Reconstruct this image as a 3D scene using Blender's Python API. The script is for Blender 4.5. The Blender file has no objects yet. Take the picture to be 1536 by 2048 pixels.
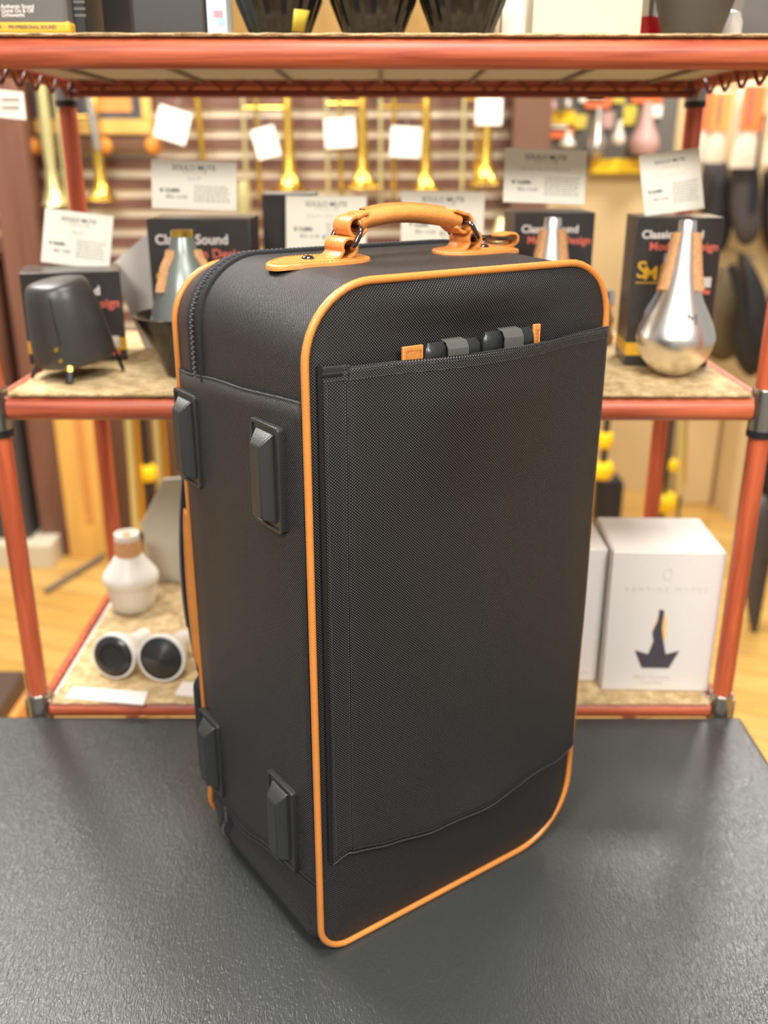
import bpy, math, random
from mathutils import Vector, Matrix
random.seed(7)
S = bpy.context.scene
COL = S.collection
PI = math.pi
sin, cos = math.sin, math.cos

# ------------------------------------------------------------------ camera numbers
F, PITCH, ROLL, HC = 1898.63, 0.36084, 0.00113, 0.75726      # px focal length (1536x2048), tilt, roll, height over table
CP, SP = cos(PITCH), sin(PITCH)
RT0, UP0, FW = Vector((1, 0, 0)), Vector((0, SP, CP)), Vector((0, CP, -SP))
RT = cos(ROLL)*RT0 + sin(ROLL)*UP0
UP = -sin(ROLL)*RT0 + cos(ROLL)*UP0
CAM = Vector((0, 0, HC))


def at(px, py, Y=None, z=None):
    d = RT*((px-768)/F) - UP*((py-1024)/F) + FW
    t = Y/d.y if Y is not None else (z-HC)/d.z
    return CAM + d*t


def ppm(p):                      # pixels per metre at a point
    return F/((Vector(p)-CAM).dot(FW))


FLOOR = -0.72

# ------------------------------------------------------------------ materials
def lin(r, g, b):
    f = lambda c: c/12.92 if c <= 0.04045 else ((c+0.055)/1.055)**2.4
    return (f(r/255), f(g/255), f(b/255), 1)


def nodes(name):
    m = bpy.data.materials.new(name); m.use_nodes = True
    nt = m.node_tree
    return m, nt, nt.nodes['Principled BSDF']


def mat(name, c, rough=0.5, metal=0.0, spec=0.5, var=0.0, vscale=30, bump=0.0, bscale=200, stretch=(1, 1, 1), coat=0.0,
        emit=None, detail=4, trans=0.0, alpha=1.0):
    m, nt, b = nodes(name)
    N, L = nt.nodes.new, nt.links.new
    b.inputs['Base Color'].default_value = c
    b.inputs['Roughness'].default_value = rough
    b.inputs['Metallic'].default_value = metal
    b.inputs['Specular IOR Level'].default_value = spec
    b.inputs['Coat Weight'].default_value = coat
    b.inputs['Coat Roughness'].default_value = 0.15
    b.inputs['Transmission Weight'].default_value = trans
    b.inputs['Alpha'].default_value = alpha
    tc = N('ShaderNodeTexCoord'); mp = N('ShaderNodeMapping')
    mp.inputs['Scale'].default_value = stretch
    L(tc.outputs['Object'], mp.inputs['Vector'])
    if var:
        n = N('ShaderNodeTexNoise'); n.inputs['Scale'].default_value = vscale; n.inputs['Detail'].default_value = detail
        L(mp.outputs[0], n.inputs['Vector'])
        r = N('ShaderNodeMapRange'); r.inputs['From Min'].default_value = 0.3; r.inputs['From Max'].default_value = 0.7
        r.inputs['To Min'].default_value = 1-var; r.inputs['To Max'].default_value = 1+var
        L(n.outputs[0], r.inputs['Value'])
        mx = N('ShaderNodeMix'); mx.data_type = 'RGBA'; mx.blend_type = 'MULTIPLY'; mx.inputs['Factor'].default_value = 1
        mx.inputs['A'].default_value = c
        L(r.outputs[0], mx.inputs['B'])
        L(mx.outputs['Result'], b.inputs['Base Color'])
    if bump:
        n2 = N('ShaderNodeTexNoise'); n2.inputs['Scale'].default_value = bscale; n2.inputs['Detail'].default_value = 3
        L(mp.outputs[0], n2.inputs['Vector'])
        bp = N('ShaderNodeBump'); bp.inputs['Strength'].default_value = bump; bp.inputs['Distance'].default_value = 0.002
        L(n2.outputs[0], bp.inputs['Height']); L(bp.outputs[0], b.inputs['Normal'])
    if emit:
        b.inputs['Emission Color'].default_value = c; b.inputs['Emission Strength'].default_value = emit
    return m


def fabric(name, dark, light, pitch, rough=0.46, bump=0.5):
    """woven nylon: a staggered grid of raised yarn crossings, laid out in the mesh's metric UVs"""
    m, nt, b = nodes(name)
    N, L = nt.nodes.new, nt.links.new
    uv = N('ShaderNodeUVMap'); sp = N('ShaderNodeSeparateXYZ'); L(uv.outputs[0], sp.inputs[0])

    def math_(op, a, v):
        n = N('ShaderNodeMath'); n.operation = op
        if isinstance(a, (int, float)): n.inputs[0].default_value = a
        else: L(a, n.inputs[0])
        if v is not None:
            if isinstance(v, (int, float)): n.inputs[1].default_value = v
            else: L(v, n.inputs[1])
        return n.outputs[0]
    nz = N('ShaderNodeTexNoise'); nz.inputs['Scale'].default_value = 25; L(uv.outputs[0], nz.inputs['Vector'])
    wob = math_('MULTIPLY', nz.outputs[0], 2.0)
    a = math_('SINE', math_('ADD', math_('MULTIPLY', sp.outputs[0], 2*PI/pitch), wob), None)
    c = math_('SINE', math_('ADD', math_('MULTIPLY', sp.outputs[1], 2*PI/(pitch*0.95)), wob), None)
    f = math_('MULTIPLY', a, c)
    r = N('ShaderNodeMapRange'); r.interpolation_type = 'SMOOTHSTEP'
    r.inputs['From Min'].default_value = 0.15; r.inputs['From Max'].default_value = 0.85
    L(f, r.inputs['Value'])
    mx = N('ShaderNodeMix'); mx.data_type = 'RGBA'
    mx.inputs['A'].default_value = dark; mx.inputs['B'].default_value = light
    L(r.outputs[0], mx.inputs['Factor']); L(mx.outputs['Result'], b.inputs['Base Color'])
    bp = N('ShaderNodeBump'); bp.inputs['Strength'].default_value = bump; bp.inputs['Distance'].default_value = 0.0005
    L(f, bp.inputs['Height']); L(bp.outputs[0], b.inputs['Normal'])
    b.inputs['Roughness'].default_value = rough
    b.inputs['Specular IOR Level'].default_value = 0.32
    b.inputs['Sheen Weight'].default_value = 0.0
    b.inputs['Sheen Roughness'].default_value = 0.5
    return m


def wood(name, c1, c2, scale, axis, rough=0.35, bump=0.25, coat=0.0, dist=6):
    m, nt, b = nodes(name)
    N, L = nt.nodes.new, nt.links.new
    tc = N('ShaderNodeTexCoord'); mp = N('ShaderNodeMapping')
    mp.inputs['Scale'].default_value = axis
    L(tc.outputs['Object'], mp.inputs['Vector'])
    n = N('ShaderNodeTexNoise'); n.inputs['Scale'].default_value = scale; n.inputs['Detail'].default_value = 6
    n.inputs['Distortion'].default_value = dist*0.1
    L(mp.outputs[0], n.inputs['Vector'])
    r = N('ShaderNodeValToRGB'); r.color_ramp.elements[0].position = 0.32; r.color_ramp.elements[1].position = 0.66
    r.color_ramp.elements[0].color = c1; r.color_ramp.elements[1].color = c2
    L(n.outputs[0], r.inputs[0]); L(r.outputs[0], b.inputs['Base Color'])
    bp = N('ShaderNodeBump'); bp.inputs['Strength'].default_value = bump; bp.inputs['Distance'].default_value = 0.001
    L(n.outputs[0], bp.inputs['Height']); L(bp.outputs[0], b.inputs['Normal'])
    b.inputs['Roughness'].default_value = rough; b.inputs['Coat Weight'].default_value = coat
    b.inputs['Coat Roughness'].default_value = 0.2
    return m


def leather_table():
    m, nt, b = nodes('table_leather')
    N, L = nt.nodes.new, nt.links.new
    tc = N('ShaderNodeTexCoord'); mp = N('ShaderNodeMapping'); mp.inputs['Scale'].default_value = (2.4, 0.8, 1)
    L(tc.outputs['Object'], mp.inputs[0])
    n1 = N('ShaderNodeTexNoise'); n1.inputs['Scale'].default_value = 150; n1.inputs['Detail'].default_value = 3
    n1.inputs['Distortion'].default_value = 1.0
    n2 = N('ShaderNodeTexNoise'); n2.inputs['Scale'].default_value = 420; n2.inputs['Detail'].default_value = 2
    n3 = N('ShaderNodeTexNoise'); n3.inputs['Scale'].default_value = 5; n3.inputs['Detail'].default_value = 3
    for n in (n1, n2, n3): L(mp.outputs[0], n.inputs['Vector'])
    ad = N('ShaderNodeMath'); ad.operation = 'MULTIPLY_ADD'; ad.inputs[1].default_value = 0.35
    L(n2.outputs[0], ad.inputs[0]); L(n1.outputs[0], ad.inputs[2])
    bp = N('ShaderNodeBump'); bp.inputs['Strength'].default_value = 0.42; bp.inputs['Distance'].default_value = 0.0018
    L(ad.outputs[0], bp.inputs['Height']); L(bp.outputs[0], b.inputs['Normal'])
    r = N('ShaderNodeMapRange'); r.inputs['To Min'].default_value = 0.22; r.inputs['To Max'].default_value = 0.34
    L(n3.outputs[0], r.inputs['Value']); L(r.outputs[0], b.inputs['Roughness'])
    b.inputs['Base Color'].default_value = lin(54, 56, 55)
    b.inputs['Specular IOR Level'].default_value = 0.6
    return m


def sisal():
    m, nt, b = nodes('sisal')
    N, L = nt.nodes.new, nt.links.new
    tc = N('ShaderNodeTexCoord')
    v = N('ShaderNodeTexVoronoi'); v.inputs['Scale'].default_value = 260
    n = N('ShaderNodeTexNoise'); n.inputs['Scale'].default_value = 60; n.inputs['Detail'].default_value = 5
    L(tc.outputs['Object'], v.inputs['Vector']); L(tc.outputs['Object'], n.inputs['Vector'])
    mu = N('ShaderNodeMath'); mu.operation = 'MULTIPLY_ADD'; mu.inputs[1].default_value = 0.32
    L(v.outputs['Distance'], mu.inputs[0]); L(n.outputs[0], mu.inputs[2])
    r = N('ShaderNodeValToRGB')
    r.color_ramp.elements[0].position = 0.4; r.color_ramp.elements[0].color = lin(212, 186, 140)
    r.color_ramp.elements[1].position = 0.95; r.color_ramp.elements[1].color = lin(142, 114, 72)
    L(mu.outputs[0], r.inputs[0]); L(r.outputs[0], b.inputs['Base Color'])
    bp = N('ShaderNodeBump'); bp.inputs['Strength'].default_value = 0.6; bp.inputs['Distance'].default_value = 0.003; bp.invert = True
    L(mu.outputs[0], bp.inputs['Height']); L(bp.outputs[0], b.inputs['Normal'])
    b.inputs['Roughness'].default_value = 0.9
    return m


def floor_mat():
    m, nt, b = nodes('floor_planks')
    N, L = nt.nodes.new, nt.links.new
    tc = N('ShaderNodeTexCoord'); mp = N('ShaderNodeMapping'); mp.inputs['Rotation'].default_value = (0, 0, 0.35)
    L(tc.outputs['Object'], mp.inputs[0])
    br = N('ShaderNodeTexBrick'); br.inputs['Scale'].default_value = 1.0
    br.inputs['Brick Width'].default_value = 0.9; br.inputs['Row Height'].default_value = 0.12
    br.inputs['Mortar Size'].default_value = 0.003
    br.inputs['Color1'].default_value = lin(216, 172, 96); br.inputs['Color2'].default_value = lin(204, 156, 78)
    br.inputs['Mortar'].default_value = lin(150, 100, 50)
    L(mp.outputs[0], br.inputs['Vector'])
    n = N('ShaderNodeTexNoise'); n.inputs['Scale'].default_value = 8; n.inputs['Detail'].default_value = 5
    mp2 = N('ShaderNodeMapping'); mp2.inputs['Scale'].default_value = (0.6, 6, 1); mp2.inputs['Rotation'].default_value = (0, 0, 0.35)
    L(tc.outputs['Object'], mp2.inputs[0]); L(mp2.outputs[0], n.inputs['Vector'])
    mx = N('ShaderNodeMix'); mx.data_type = 'RGBA'; mx.blend_type = 'MULTIPLY'; mx.inputs['Factor'].default_value = 0.35
    L(br.outputs['Color'], mx.inputs['A']); L(n.outputs[0], mx.inputs['B'])
    L(mx.outputs['Result'], b.inputs['Base Color'])
    b.inputs['Roughness'].default_value = 0.35
    return m


M = {}
M['nylon'] = fabric('ballistic_nylon', lin(4, 4, 5), lin(100, 96, 93), 0.0028)
M['nylon_side'] = fabric('ballistic_nylon_gusset', lin(4, 4, 5), lin(114, 110, 108), 0.0026)
M['black_satin'] = mat('black_satin', lin(30, 31, 31), 0.32, bump=0.4, bscale=90, spec=0.6)
M['binding'] = mat('binding_tape', lin(20, 20, 21), 0.4)
M['tape'] = mat('zip_tape', lin(24, 24, 26), 0.75, bump=0.4, bscale=900)
M['zip'] = mat('zip_teeth', lin(84, 82, 90), 0.3, spec=0.8)
M['thread'] = mat('thread', lin(50, 50, 51), 0.7)
M['otan'] = mat('tan_thread', lin(196, 132, 54), 0.6)
M['tan'] = mat('tan_leather', lin(204, 130, 62), 0.36, var=0.13, vscale=45, bump=0.25, bscale=350, spec=0.5)
M['tan_pipe'] = mat('tan_piping', lin(204, 128, 58), 0.34, var=0.07, vscale=25, bump=0.1, bscale=300)
M['tan_edge'] = mat('leather_cut_edge', lin(160, 98, 38), 0.6)
M['gun'] = mat('gunmetal', lin(120, 108, 104), 0.12, metal=1.0)
M['plastic'] = mat('black_plastic', lin(44, 45, 44), 0.34, bump=0.12, bscale=900, spec=0.6)
M['webbing'] = mat('grosgrain', lin(84, 82, 78), 0.6)
M['table'] = leather_table()
M['rail_wood'] = wood('red_rail_wood', lin(150, 64, 40), lin(204, 104, 68), 26, (0.22, 5, 5), 0.45, 0.35, coat=0.05)
M['post_wood'] = wood('red_post_wood', lin(154, 66, 38), lin(204, 98, 60), 24, (4, 4, 0.22), 0.42, 0.3, coat=0.05)
M['rail_dark'] = mat('dark_red_rod', lin(120, 44, 32), 0.4)
M['sleeve'] = mat('chrome_sleeve', lin(168, 162, 152), 0.22, metal=0.9)
M['black'] = mat('matt_black', lin(22, 22, 23), 0.5)
M['panel'] = mat('grey_shelf_sheet', lin(186, 186, 184), 0.5)
M['sisal'] = sisal()
M['floor'] = floor_mat()
M['card_black'] = mat('black_carton', lin(58, 54, 52), 0.3, spec=0.5)
M['card_grey'] = mat('grey_carton', lin(100, 96, 90), 0.45)
M['gloss_black'] = mat('gloss_black', lin(20, 20, 22), 0.16, spec=0.7)
M['carton_gold'] = mat('carton_gold', lin(232, 178, 52), 0.4)
M['white_carton'] = mat('white_carton', lin(222, 215, 208), 0.5, bump=0.05, bscale=40)
M['cream_carton'] = mat('cream_carton', lin(206, 194, 168), 0.55)
M['kraft'] = mat('kraft_carton', lin(206, 164, 96), 0.7, var=0.06, vscale=20)
M['paper'] = mat('card_paper', lin(252, 248, 232), 0.5, spec=0.3)
M['laminate'] = mat('laminated_paper', lin(232, 226, 206), 0.3, spec=0.35)
M['clear_edge'] = mat('laminate_margin', lin(244, 242, 234), 0.15, spec=0.6)
M['ink'] = mat('grey_ink', lin(92, 84, 86), 0.6)
M['ink_faint'] = mat('faint_ink', lin(176, 168, 156), 0.6)
M['ink_box'] = mat('pale_ink', lin(206, 196, 186), 0.6)
M['white_ink'] = mat('white_ink', lin(232, 222, 216), 0.5)
M['salmon'] = mat('salmon_ink', lin(228, 112, 92), 0.5)
M['gold_ink'] = mat('gold_ink', lin(222, 170, 40), 0.35)
M['violet_black'] = mat('print_black', lin(72, 66, 74), 0.5)
M['print_tan'] = mat('print_tan', lin(240, 196, 126), 0.5)
M['print_grey'] = mat('print_grey', lin(150, 152, 164), 0.4)
M['alu'] = mat('brushed_aluminium', lin(242, 238, 230), 0.32, metal=1.0, var=0.04, vscale=60, stretch=(1, 1, 0.05))
M['cork'] = mat('cork', lin(208, 156, 106), 0.85, var=0.16, vscale=250, bump=0.3, bscale=400)
M['mute_black'] = mat('matt_black_mute', lin(56, 53, 50), 0.36, spec=0.5)
M['mute_teal'] = mat('grey_green_metal', lin(128, 134, 128), 0.3, metal=0.5)
M['brass'] = mat('brass', lin(228, 188, 84), 0.27, metal=1.0)
M['brass_pale'] = mat('pale_brass', lin(218, 208, 148), 0.3, metal=0.7)
M['silver'] = mat('silver_plate', lin(226, 222, 214), 0.2, metal=1.0)
M['white_mute'] = mat('white_lacquer', lin(228, 223, 214), 0.4)
M['dark_cone'] = mat('dark_end_cap', lin(44, 43, 43), 0.25)
M['grey_board'] = mat('grey_board', lin(192, 186, 170), 0.6)
M['slat_brown'] = wood('slat_brown', lin(98, 64, 52), lin(118, 82, 66), 6, (0.3, 3, 3), 0.45, 0.1)
M['slat_cream'] = mat('slat_groove', lin(238, 222, 192), 0.4, var=0.06, vscale=3)
M['brown'] = wood('brown_board', lin(104, 66, 50), lin(124, 84, 66), 5, (3, 3, 0.3), 0.5, 0.1)
M['darkbrown'] = mat('dark_brown_board', lin(104, 70, 48), 0.5)
M['peg'] = mat('beige_pegboard', lin(208, 180, 130), 0.6, var=0.04, vscale=3)
M['goldframe'] = mat('gilt_frame', lin(228, 184, 100), 0.4, metal=0.3)
M['paint_orange'] = mat('painted_canvas', lin(214, 144, 72), 0.6, var=0.2, vscale=8)
M['paint_dark'] = mat('painted_dark', lin(74, 74, 78), 0.6)
M['olive'] = mat('olive_bag', lin(84, 68, 42), 0.7)
M['bag'] = mat('black_bag', lin(30, 28, 30), 0.6, bump=0.3, bscale=60)
M['bag_grey'] = mat('charcoal_bag', lin(64, 58, 57), 0.6, bump=0.3, bscale=60)
M['yellow'] = mat('bright_yellow', lin(244, 198, 20), 0.4)
M['orange'] = mat('orange_label', lin(238, 112, 56), 0.5)
M['amber'] = mat('amber', lin(212, 134, 48), 0.4)
M['pink'] = mat('dusty_pink', lin(190, 148, 138), 0.4)
M['pouch'] = mat('clear_pouch', lin(226, 212, 190), 0.2, spec=0.8)
M['blue_label'] = mat('pale_blue_label', lin(206, 222, 226), 0.4)
M['pinkmark'] = mat('pink_mark', lin(232, 140, 150), 0.5)
M['bluemark'] = mat('blue_mark', lin(160, 186, 222), 0.5)
M['red'] = mat('red_cap', lin(214, 24, 34), 0.35)
M['grey_cup'] = mat('grey_cup', lin(82, 76, 70), 0.5)
M['yellow_tag'] = mat('yellow_sticker', lin(206, 182, 64), 0.5)
M['grey_metal'] = mat('grey_metal', lin(140, 130, 118), 0.4, metal=0.6)
M['ochre'] = mat('ochre_board', lin(222, 170, 84), 0.6, var=0.1, vscale=6, stretch=(4, 4, 0.4))
M['stool'] = mat('dark_wood', lin(74, 54, 44), 0.5)
M['woodwarm'] = mat('warm_wood', lin(206, 140, 70), 0.5, var=0.1, vscale=15)
M['brownmute'] = mat('brown_wood_mute', lin(172, 120, 64), 0.4, var=0.2, vscale=40, stretch=(3, 3, 0.5))

# ------------------------------------------------------------------ mesh builder
class MB:
    def __init__(self):
        self.v = []; self.f = []; self.uv = []; self.mi = []

    def add(self, vs, fs, mi=0, uvs=None, M4=None):
        b = len(self.v)
        self.v += [tuple(M4 @ Vector(p)) if M4 else tuple(p) for p in vs]
        for k, f in enumerate(fs):
            self.f.append([b+i for i in f]); self.mi.append(mi)
            self.uv.append([uvs[i] for i in f] if uvs else None)
        return self

    def box(self, c, s, mi=0, M4=None):
        x, y, z = c; a, b, d = s[0]/2, s[1]/2, s[2]/2
        vs = [(x+i*a, y+j*b, z+k*d) for k in (-1, 1) for j in (-1, 1) for i in (-1, 1)]
        fs = [(0, 2, 3, 1), (4, 5, 7, 6), (0, 1, 5, 4), (2, 6, 7, 3), (0, 4, 6, 2), (1, 3, 7, 5)]
        return self.add(vs, fs, mi, None, M4)

    def frustum(self, b0, b1, h, mi=0, M4=None, shift=(0, 0)):
        """rectangular frustum, base b0=(w,d) at z=0, top b1 at z=h"""
        vs = [(i*b0[0]/2, j*b0[1]/2, 0) for j in (-1, 1) for i in (-1, 1)]
        vs += [(i*b1[0]/2+shift[0], j*b1[1]/2+shift[1], h) for j in (-1, 1) for i in (-1, 1)]
        fs = [(0, 2, 3, 1), (4, 5, 7, 6), (0, 1, 5, 4), (2, 6, 7, 3), (0, 4, 6, 2), (1, 3, 7, 5)]
        return self.add(vs, fs, mi, None, M4)

    def grid(self, P, closed=False, mi=0, UV=None, M4=None, flip=False):
        n, m = len(P), len(P[0])
        vs = [p for row in P for p in row]
        uvs = [q for row in UV for q in row] if UV else None
        fs = []
        for i in range(n if closed else n-1):
            for j in range(m-1):
                a, b = i*m+j, ((i+1) % n)*m+j
                q = (a, b, b+1, a+1)
                fs.append(q[::-1] if flip else q)
        return self.add(vs, fs, mi, uvs, M4)

    def tube(self, path, r, n=10, closed=False, mi=0, r2=None, up=None, M4=None, caps=True):
        path = [Vector(p) for p in path]
        L = len(path)
        rs = r if isinstance(r, (list, tuple)) else [r]*L
        r2s = r2 if isinstance(r2, (list, tuple)) else ([r2]*L if r2 else rs)
        tang = []
        for i in range(L):
            if closed: t = path[(i+1) % L]-path[i-1]
            else: t = path[min(i+1, L-1)]-path[max(i-1, 0)]
            tang.append(t.normalized())
        u = Vector(up) if up else (Vector((0, 0, 1)) if abs(tang[0].z) < 0.9 else Vector((1, 0, 0)))
        P = []
        for i in range(L):
            t = tang[i]
            u = (u-t*u.dot(t)).normalized() if not up else (Vector(up)-t*Vector(up).dot(t)).normalized()
            w = t.cross(u)
            P.append([path[i]+u*(rs[i]*sin(2*PI*k/n))+w*(r2s[i]*cos(2*PI*k/n)) for k in range(n)])
        vs = [p for row in P for p in row]; fs = []
        for i in range(L if closed else L-1):
            for k in range(n):
                a, b = i*n+k, i*n+(k+1) % n
                c, d = ((i+1) % L)*n+(k+1) % n, ((i+1) % L)*n+k
                fs.append((a, d, c, b))
        if caps and not closed:
            fs.append(tuple(range(n))); fs.append(tuple((L-1)*n+k for k in range(n))[::-1])
        return self.add(vs, fs, mi, None, M4)

    def lathe(self, prof, n=32, mi=0, M4=None, cap=True):
        P = [[(r*cos(2*PI*i/n), r*sin(2*PI*i/n), z) for (r, z) in prof] for i in range(n)]
        self.grid(P, True, mi, None, M4)
        if cap:
            for j, rev in ((0, True), (len(prof)-1, False)):
                if prof[j][0] > 1e-6:
                    vs = [P[i][j] for i in range(n)]
                    f = tuple(range(n))
                    self.add(vs, [f[::-1] if rev else f], mi, None, M4)
        return self

    def prism(self, poly, y0, y1, mi=0, M4=None):
        """polygon in (x,z), extruded from y0 to y1"""
        n = len(poly)
        vs = [(x, y0, z) for x, z in poly]+[(x, y1, z) for x, z in poly]
        fs = [tuple(range(n)), tuple(range(n, 2*n))[::-1]]
        fs += [(i, i+n, (i+1) % n+n, (i+1) % n) for i in range(n)]
        return self.add(vs, fs, mi, None, M4)

    def build(self, name, mats, parent=None, smooth=True, angle=40, bevel=0, seg=2, solid=0, subsurf=0, loc=None, soff=-1):
        me = bpy.data.meshes.new(name)
        me.from_pydata(self.v, [], self.f)
        if not isinstance(mats, (list, tuple)): mats = [mats]
        for m in mats: me.materials.append(m)
        me.polygons.foreach_set('material_index', self.mi)
        if any(self.uv):
            lay = me.uv_layers.new(name='UVMap')
            k = 0
            for q in self.uv:
                for c in q or []:
                    lay.data[k].uv = c; k += 1
                if not q: k += len(self.f[0])
        import bmesh
        bm = bmesh.new(); bm.from_mesh(me); bmesh.ops.remove_doubles(bm, verts=bm.verts, dist=1e-6)
        bmesh.ops.recalc_face_normals(bm, faces=bm.faces); bm.to_mesh(me); bm.free()
        if smooth:
            me.polygons.foreach_set('use_smooth', [True]*len(me.polygons))
            me.set_sharp_from_angle(angle=math.radians(angle))
        me.update()
        o = bpy.data.objects.new(name, me); COL.objects.link(o)
        if parent: o.parent = parent
        if loc: o.location = loc
        if solid:
            s = o.modifiers.new('thickness', 'SOLIDIFY'); s.thickness = solid; s.offset = soff
        if bevel:
            b = o.modifiers.new('bevel', 'BEVEL'); b.width = bevel; b.segments = seg; b.limit_method = 'ANGLE'; b.angle_limit = math.radians(35)
        if subsurf:
            s = o.modifiers.new('sub', 'SUBSURF'); s.levels = subsurf; s.render_levels = subsurf
        return o


def tag(o, label=None, cat=None, group=None, kind=None):
    if label: o['label'] = label
    if cat: o['category'] = cat
    if group: o['group'] = group
    if kind: o['kind'] = kind
    return o


def thing(name, label, cat, loc=(0, 0, 0), rz=0.0, group=None, rot=None):
    o = bpy.data.objects.new(name, None); COL.objects.link(o)
    o.empty_display_size = 0.02
    o.location = loc
    if rot is not None: o.rotation_euler = rot
    else: o.rotation_euler = (0, 0, rz)
    return tag(o, label, cat, group)


def dup(root, loc, rz, label, group=None, scale=None):
    r = root.copy(); COL.objects.link(r)
    r.location = loc; r.rotation_euler = (0, 0, rz); r['label'] = label
    if group: r['group'] = group
    if scale: r.scale = (scale,)*3
    for ch in list(root.children):
        c = ch.copy(); COL.objects.link(c); c.parent = r
        for g in list(ch.children):
            d = g.copy(); COL.objects.link(d); d.parent = c
    return r


def writing(body, size, m, parent, M4, name='lettering', bold=0.0, align='CENTER', spacing=1.0, ext=0.00015):
    cu = bpy.data.curves.new(name, 'FONT')
    cu.body = body; cu.size = size; cu.align_x = align; cu.align_y = 'CENTER'
    cu.extrude = ext; cu.offset = bold; cu.space_character = spacing; cu.resolution_u = 3
    tmp = bpy.data.objects.new('tmp', cu); COL.objects.link(tmp)
    dg = bpy.context.evaluated_depsgraph_get(); dg.update()
    me = bpy.data.meshes.new_from_object(tmp.evaluated_get(dg))
    bpy.data.objects.remove(tmp); bpy.data.curves.remove(cu)
    me.materials.clear(); me.materials.append(m); me.name = name
    o = bpy.data.objects.new(name, me); COL.objects.link(o); o.parent = parent
    o.matrix_local = M4
    return o


T = Matrix.Translation
R = lambda a, ax: Matrix.Rotation(a, 4, ax)
STAND = R(PI/2, 'X')             # text lying in xy -> standing in xz, facing -y


def interp(pts, x):
    if x <= pts[0][0]: return pts[0][1]
    for (a, b), (c, d) in zip(pts, pts[1:]):
        if x <= c:
            t = (x-a)/(c-a); t = t*t*(3-2*t)
            return b+(d-b)*t
    return pts[-1][1]


def catmull(pts, n=8):
    pts = [Vector(p) for p in pts]; out = []
    for i in range(len(pts)-1):
        p0, p1, p2, p3 = pts[max(i-1, 0)], pts[i], pts[i+1], pts[min(i+2, len(pts)-1)]
        for k in range(n):
            t = k/n
            out.append(0.5*((2*p1)+(p2-p0)*t+(2*p0-5*p1+4*p2-p3)*t*t+(3*p1-p0-3*p2+p3)*t**3))
    out.append(pts[-1]); return out


# ================================================================== SETTING
WALLY, PEGY = 3.60, 4.20
fl = MB().box((0, 2.0, FLOOR-0.02), (9, 8, 0.04)).build('floor', M['floor'], smooth=False); tag(fl, kind='structure')
# slat wall: brown boards over a cream groove sheet
b = MB(); xw0, xw1 = -2.6, 0.56
b.box(((xw0+xw1)/2, WALLY+0.05, 0.64), (xw1-xw0, 0.06, 2.72), 1)
b.box(((xw0+xw1)/2, WALLY+0.012, (FLOOR-0.12)/2), (xw1-xw0, 0.018, -0.12-FLOOR), 2)
z = -0.10; per = 0.0672
while z < 1.95:
    b.box(((xw0+xw1)/2, WALLY+0.012, z+0.018), (xw1-xw0, 0.018, 0.036), 0); z += per
w = b.build('wall_back', [M['slat_brown'], M['slat_cream'], M['darkbrown']], smooth=False); tag(w, kind='structure')
b = MB().box((0.505, WALLY-0.06, 0.64), (0.13, 0.09, 2.72)).build('trim_1', M['darkbrown'], smooth=False); tag(b, kind='structure')
b = MB().box((1.56, PEGY+0.03, 0.64), (2.0, 0.05, 2.72)).build('wall_right', M['peg'], smooth=False); tag(b, kind='structure')
b = MB().box((1.50, 4.0, -0.46), (0.035, 0.38, 0.52)).build('trim_2', M['peg'], smooth=False); tag(b, kind='structure')
p = at(120, 1110, z=FLOOR)
b = MB().box((p.x, p.y+0.06, 0.64), (0.125, 0.12, 2.72)).build('trim_3', M['brown'], smooth=False); tag(b, kind='structure')

# ================================================================== TABLE
t = thing('table', 'black leather topped table carrying the tall instrument case', 'table', (-0.1, 0.46, FLOOR))
b = MB().box((-0.0915, 0.0115, -FLOOR-0.0266), (1.417, 1.421, 0.044)); b.build('tabletop', M['table'], t, bevel=0.006, seg=3)
for sx in (-0.74, 0.55):
    for sy in (-0.62, 0.62):
        MB().box((sx, sy, (-FLOOR-0.0486)/2), (0.05, 0.05, -FLOOR-0.0486)).build('leg', M['stool'], t, smooth=False)

# ================================================================== CASE
CX, CY, YAW, W, D, H = -0.06206, 0.74127, 0.6147, 0.34, 0.2612, 0.6609
case = thing('instrument_case', 'tall black ballistic nylon instrument case with tan leather piping and carry handle', 'instrument case',
             (CX, CY, 0.0005), YAW)
RBL, RBR, RTR, RTL = 0.032, 0.075, 0.055, 0.062


def profile():
    """rounded rectangle (u,z,nu,nz,s), counter-clockwise from the left bottom"""
    pts = []

    def line(a, c, n, nrm):
        for k in range(n):
            t = k/n; pts.append((a[0]+(c[0]-a[0])*t, a[1]+(c[1]-a[1])*t, nrm[0], nrm[1]))

    def arc(cx, cz, r, a0, a1, n):
        for k in range(n):
            a = a0+(a1-a0)*k/n; pts.append((cx+r*cos(a), cz+r*sin(a), cos(a), sin(a)))
    line((RBL, 0), (W-RBR, 0), 16, (0, -1)); arc(W-RBR, RBR, RBR, -PI/2, 0, 10)
    line((W, RBR), (W, H-RTR), 24, (1, 0)); arc(W-RTR, H-RTR, RTR, 0, PI/2, 10)
    line((W-RTR, H), (RTL, H), 20, (0, 1)); arc(RTL, H-RTL, RTL, PI/2, PI, 12)
    line((0, H-RTL), (0, RBL), 30, (-1, 0)); arc(RBL, RBL, RBL, PI, 1.5*PI, 8)
    out = []; s = 0
    for i, q in enumerate(pts):
        if i: s += math.hypot(q[0]-pts[i-1][0], q[1]-pts[i-1][1])
        out.append(q+(s,))
    return out


PR = profile()


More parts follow.
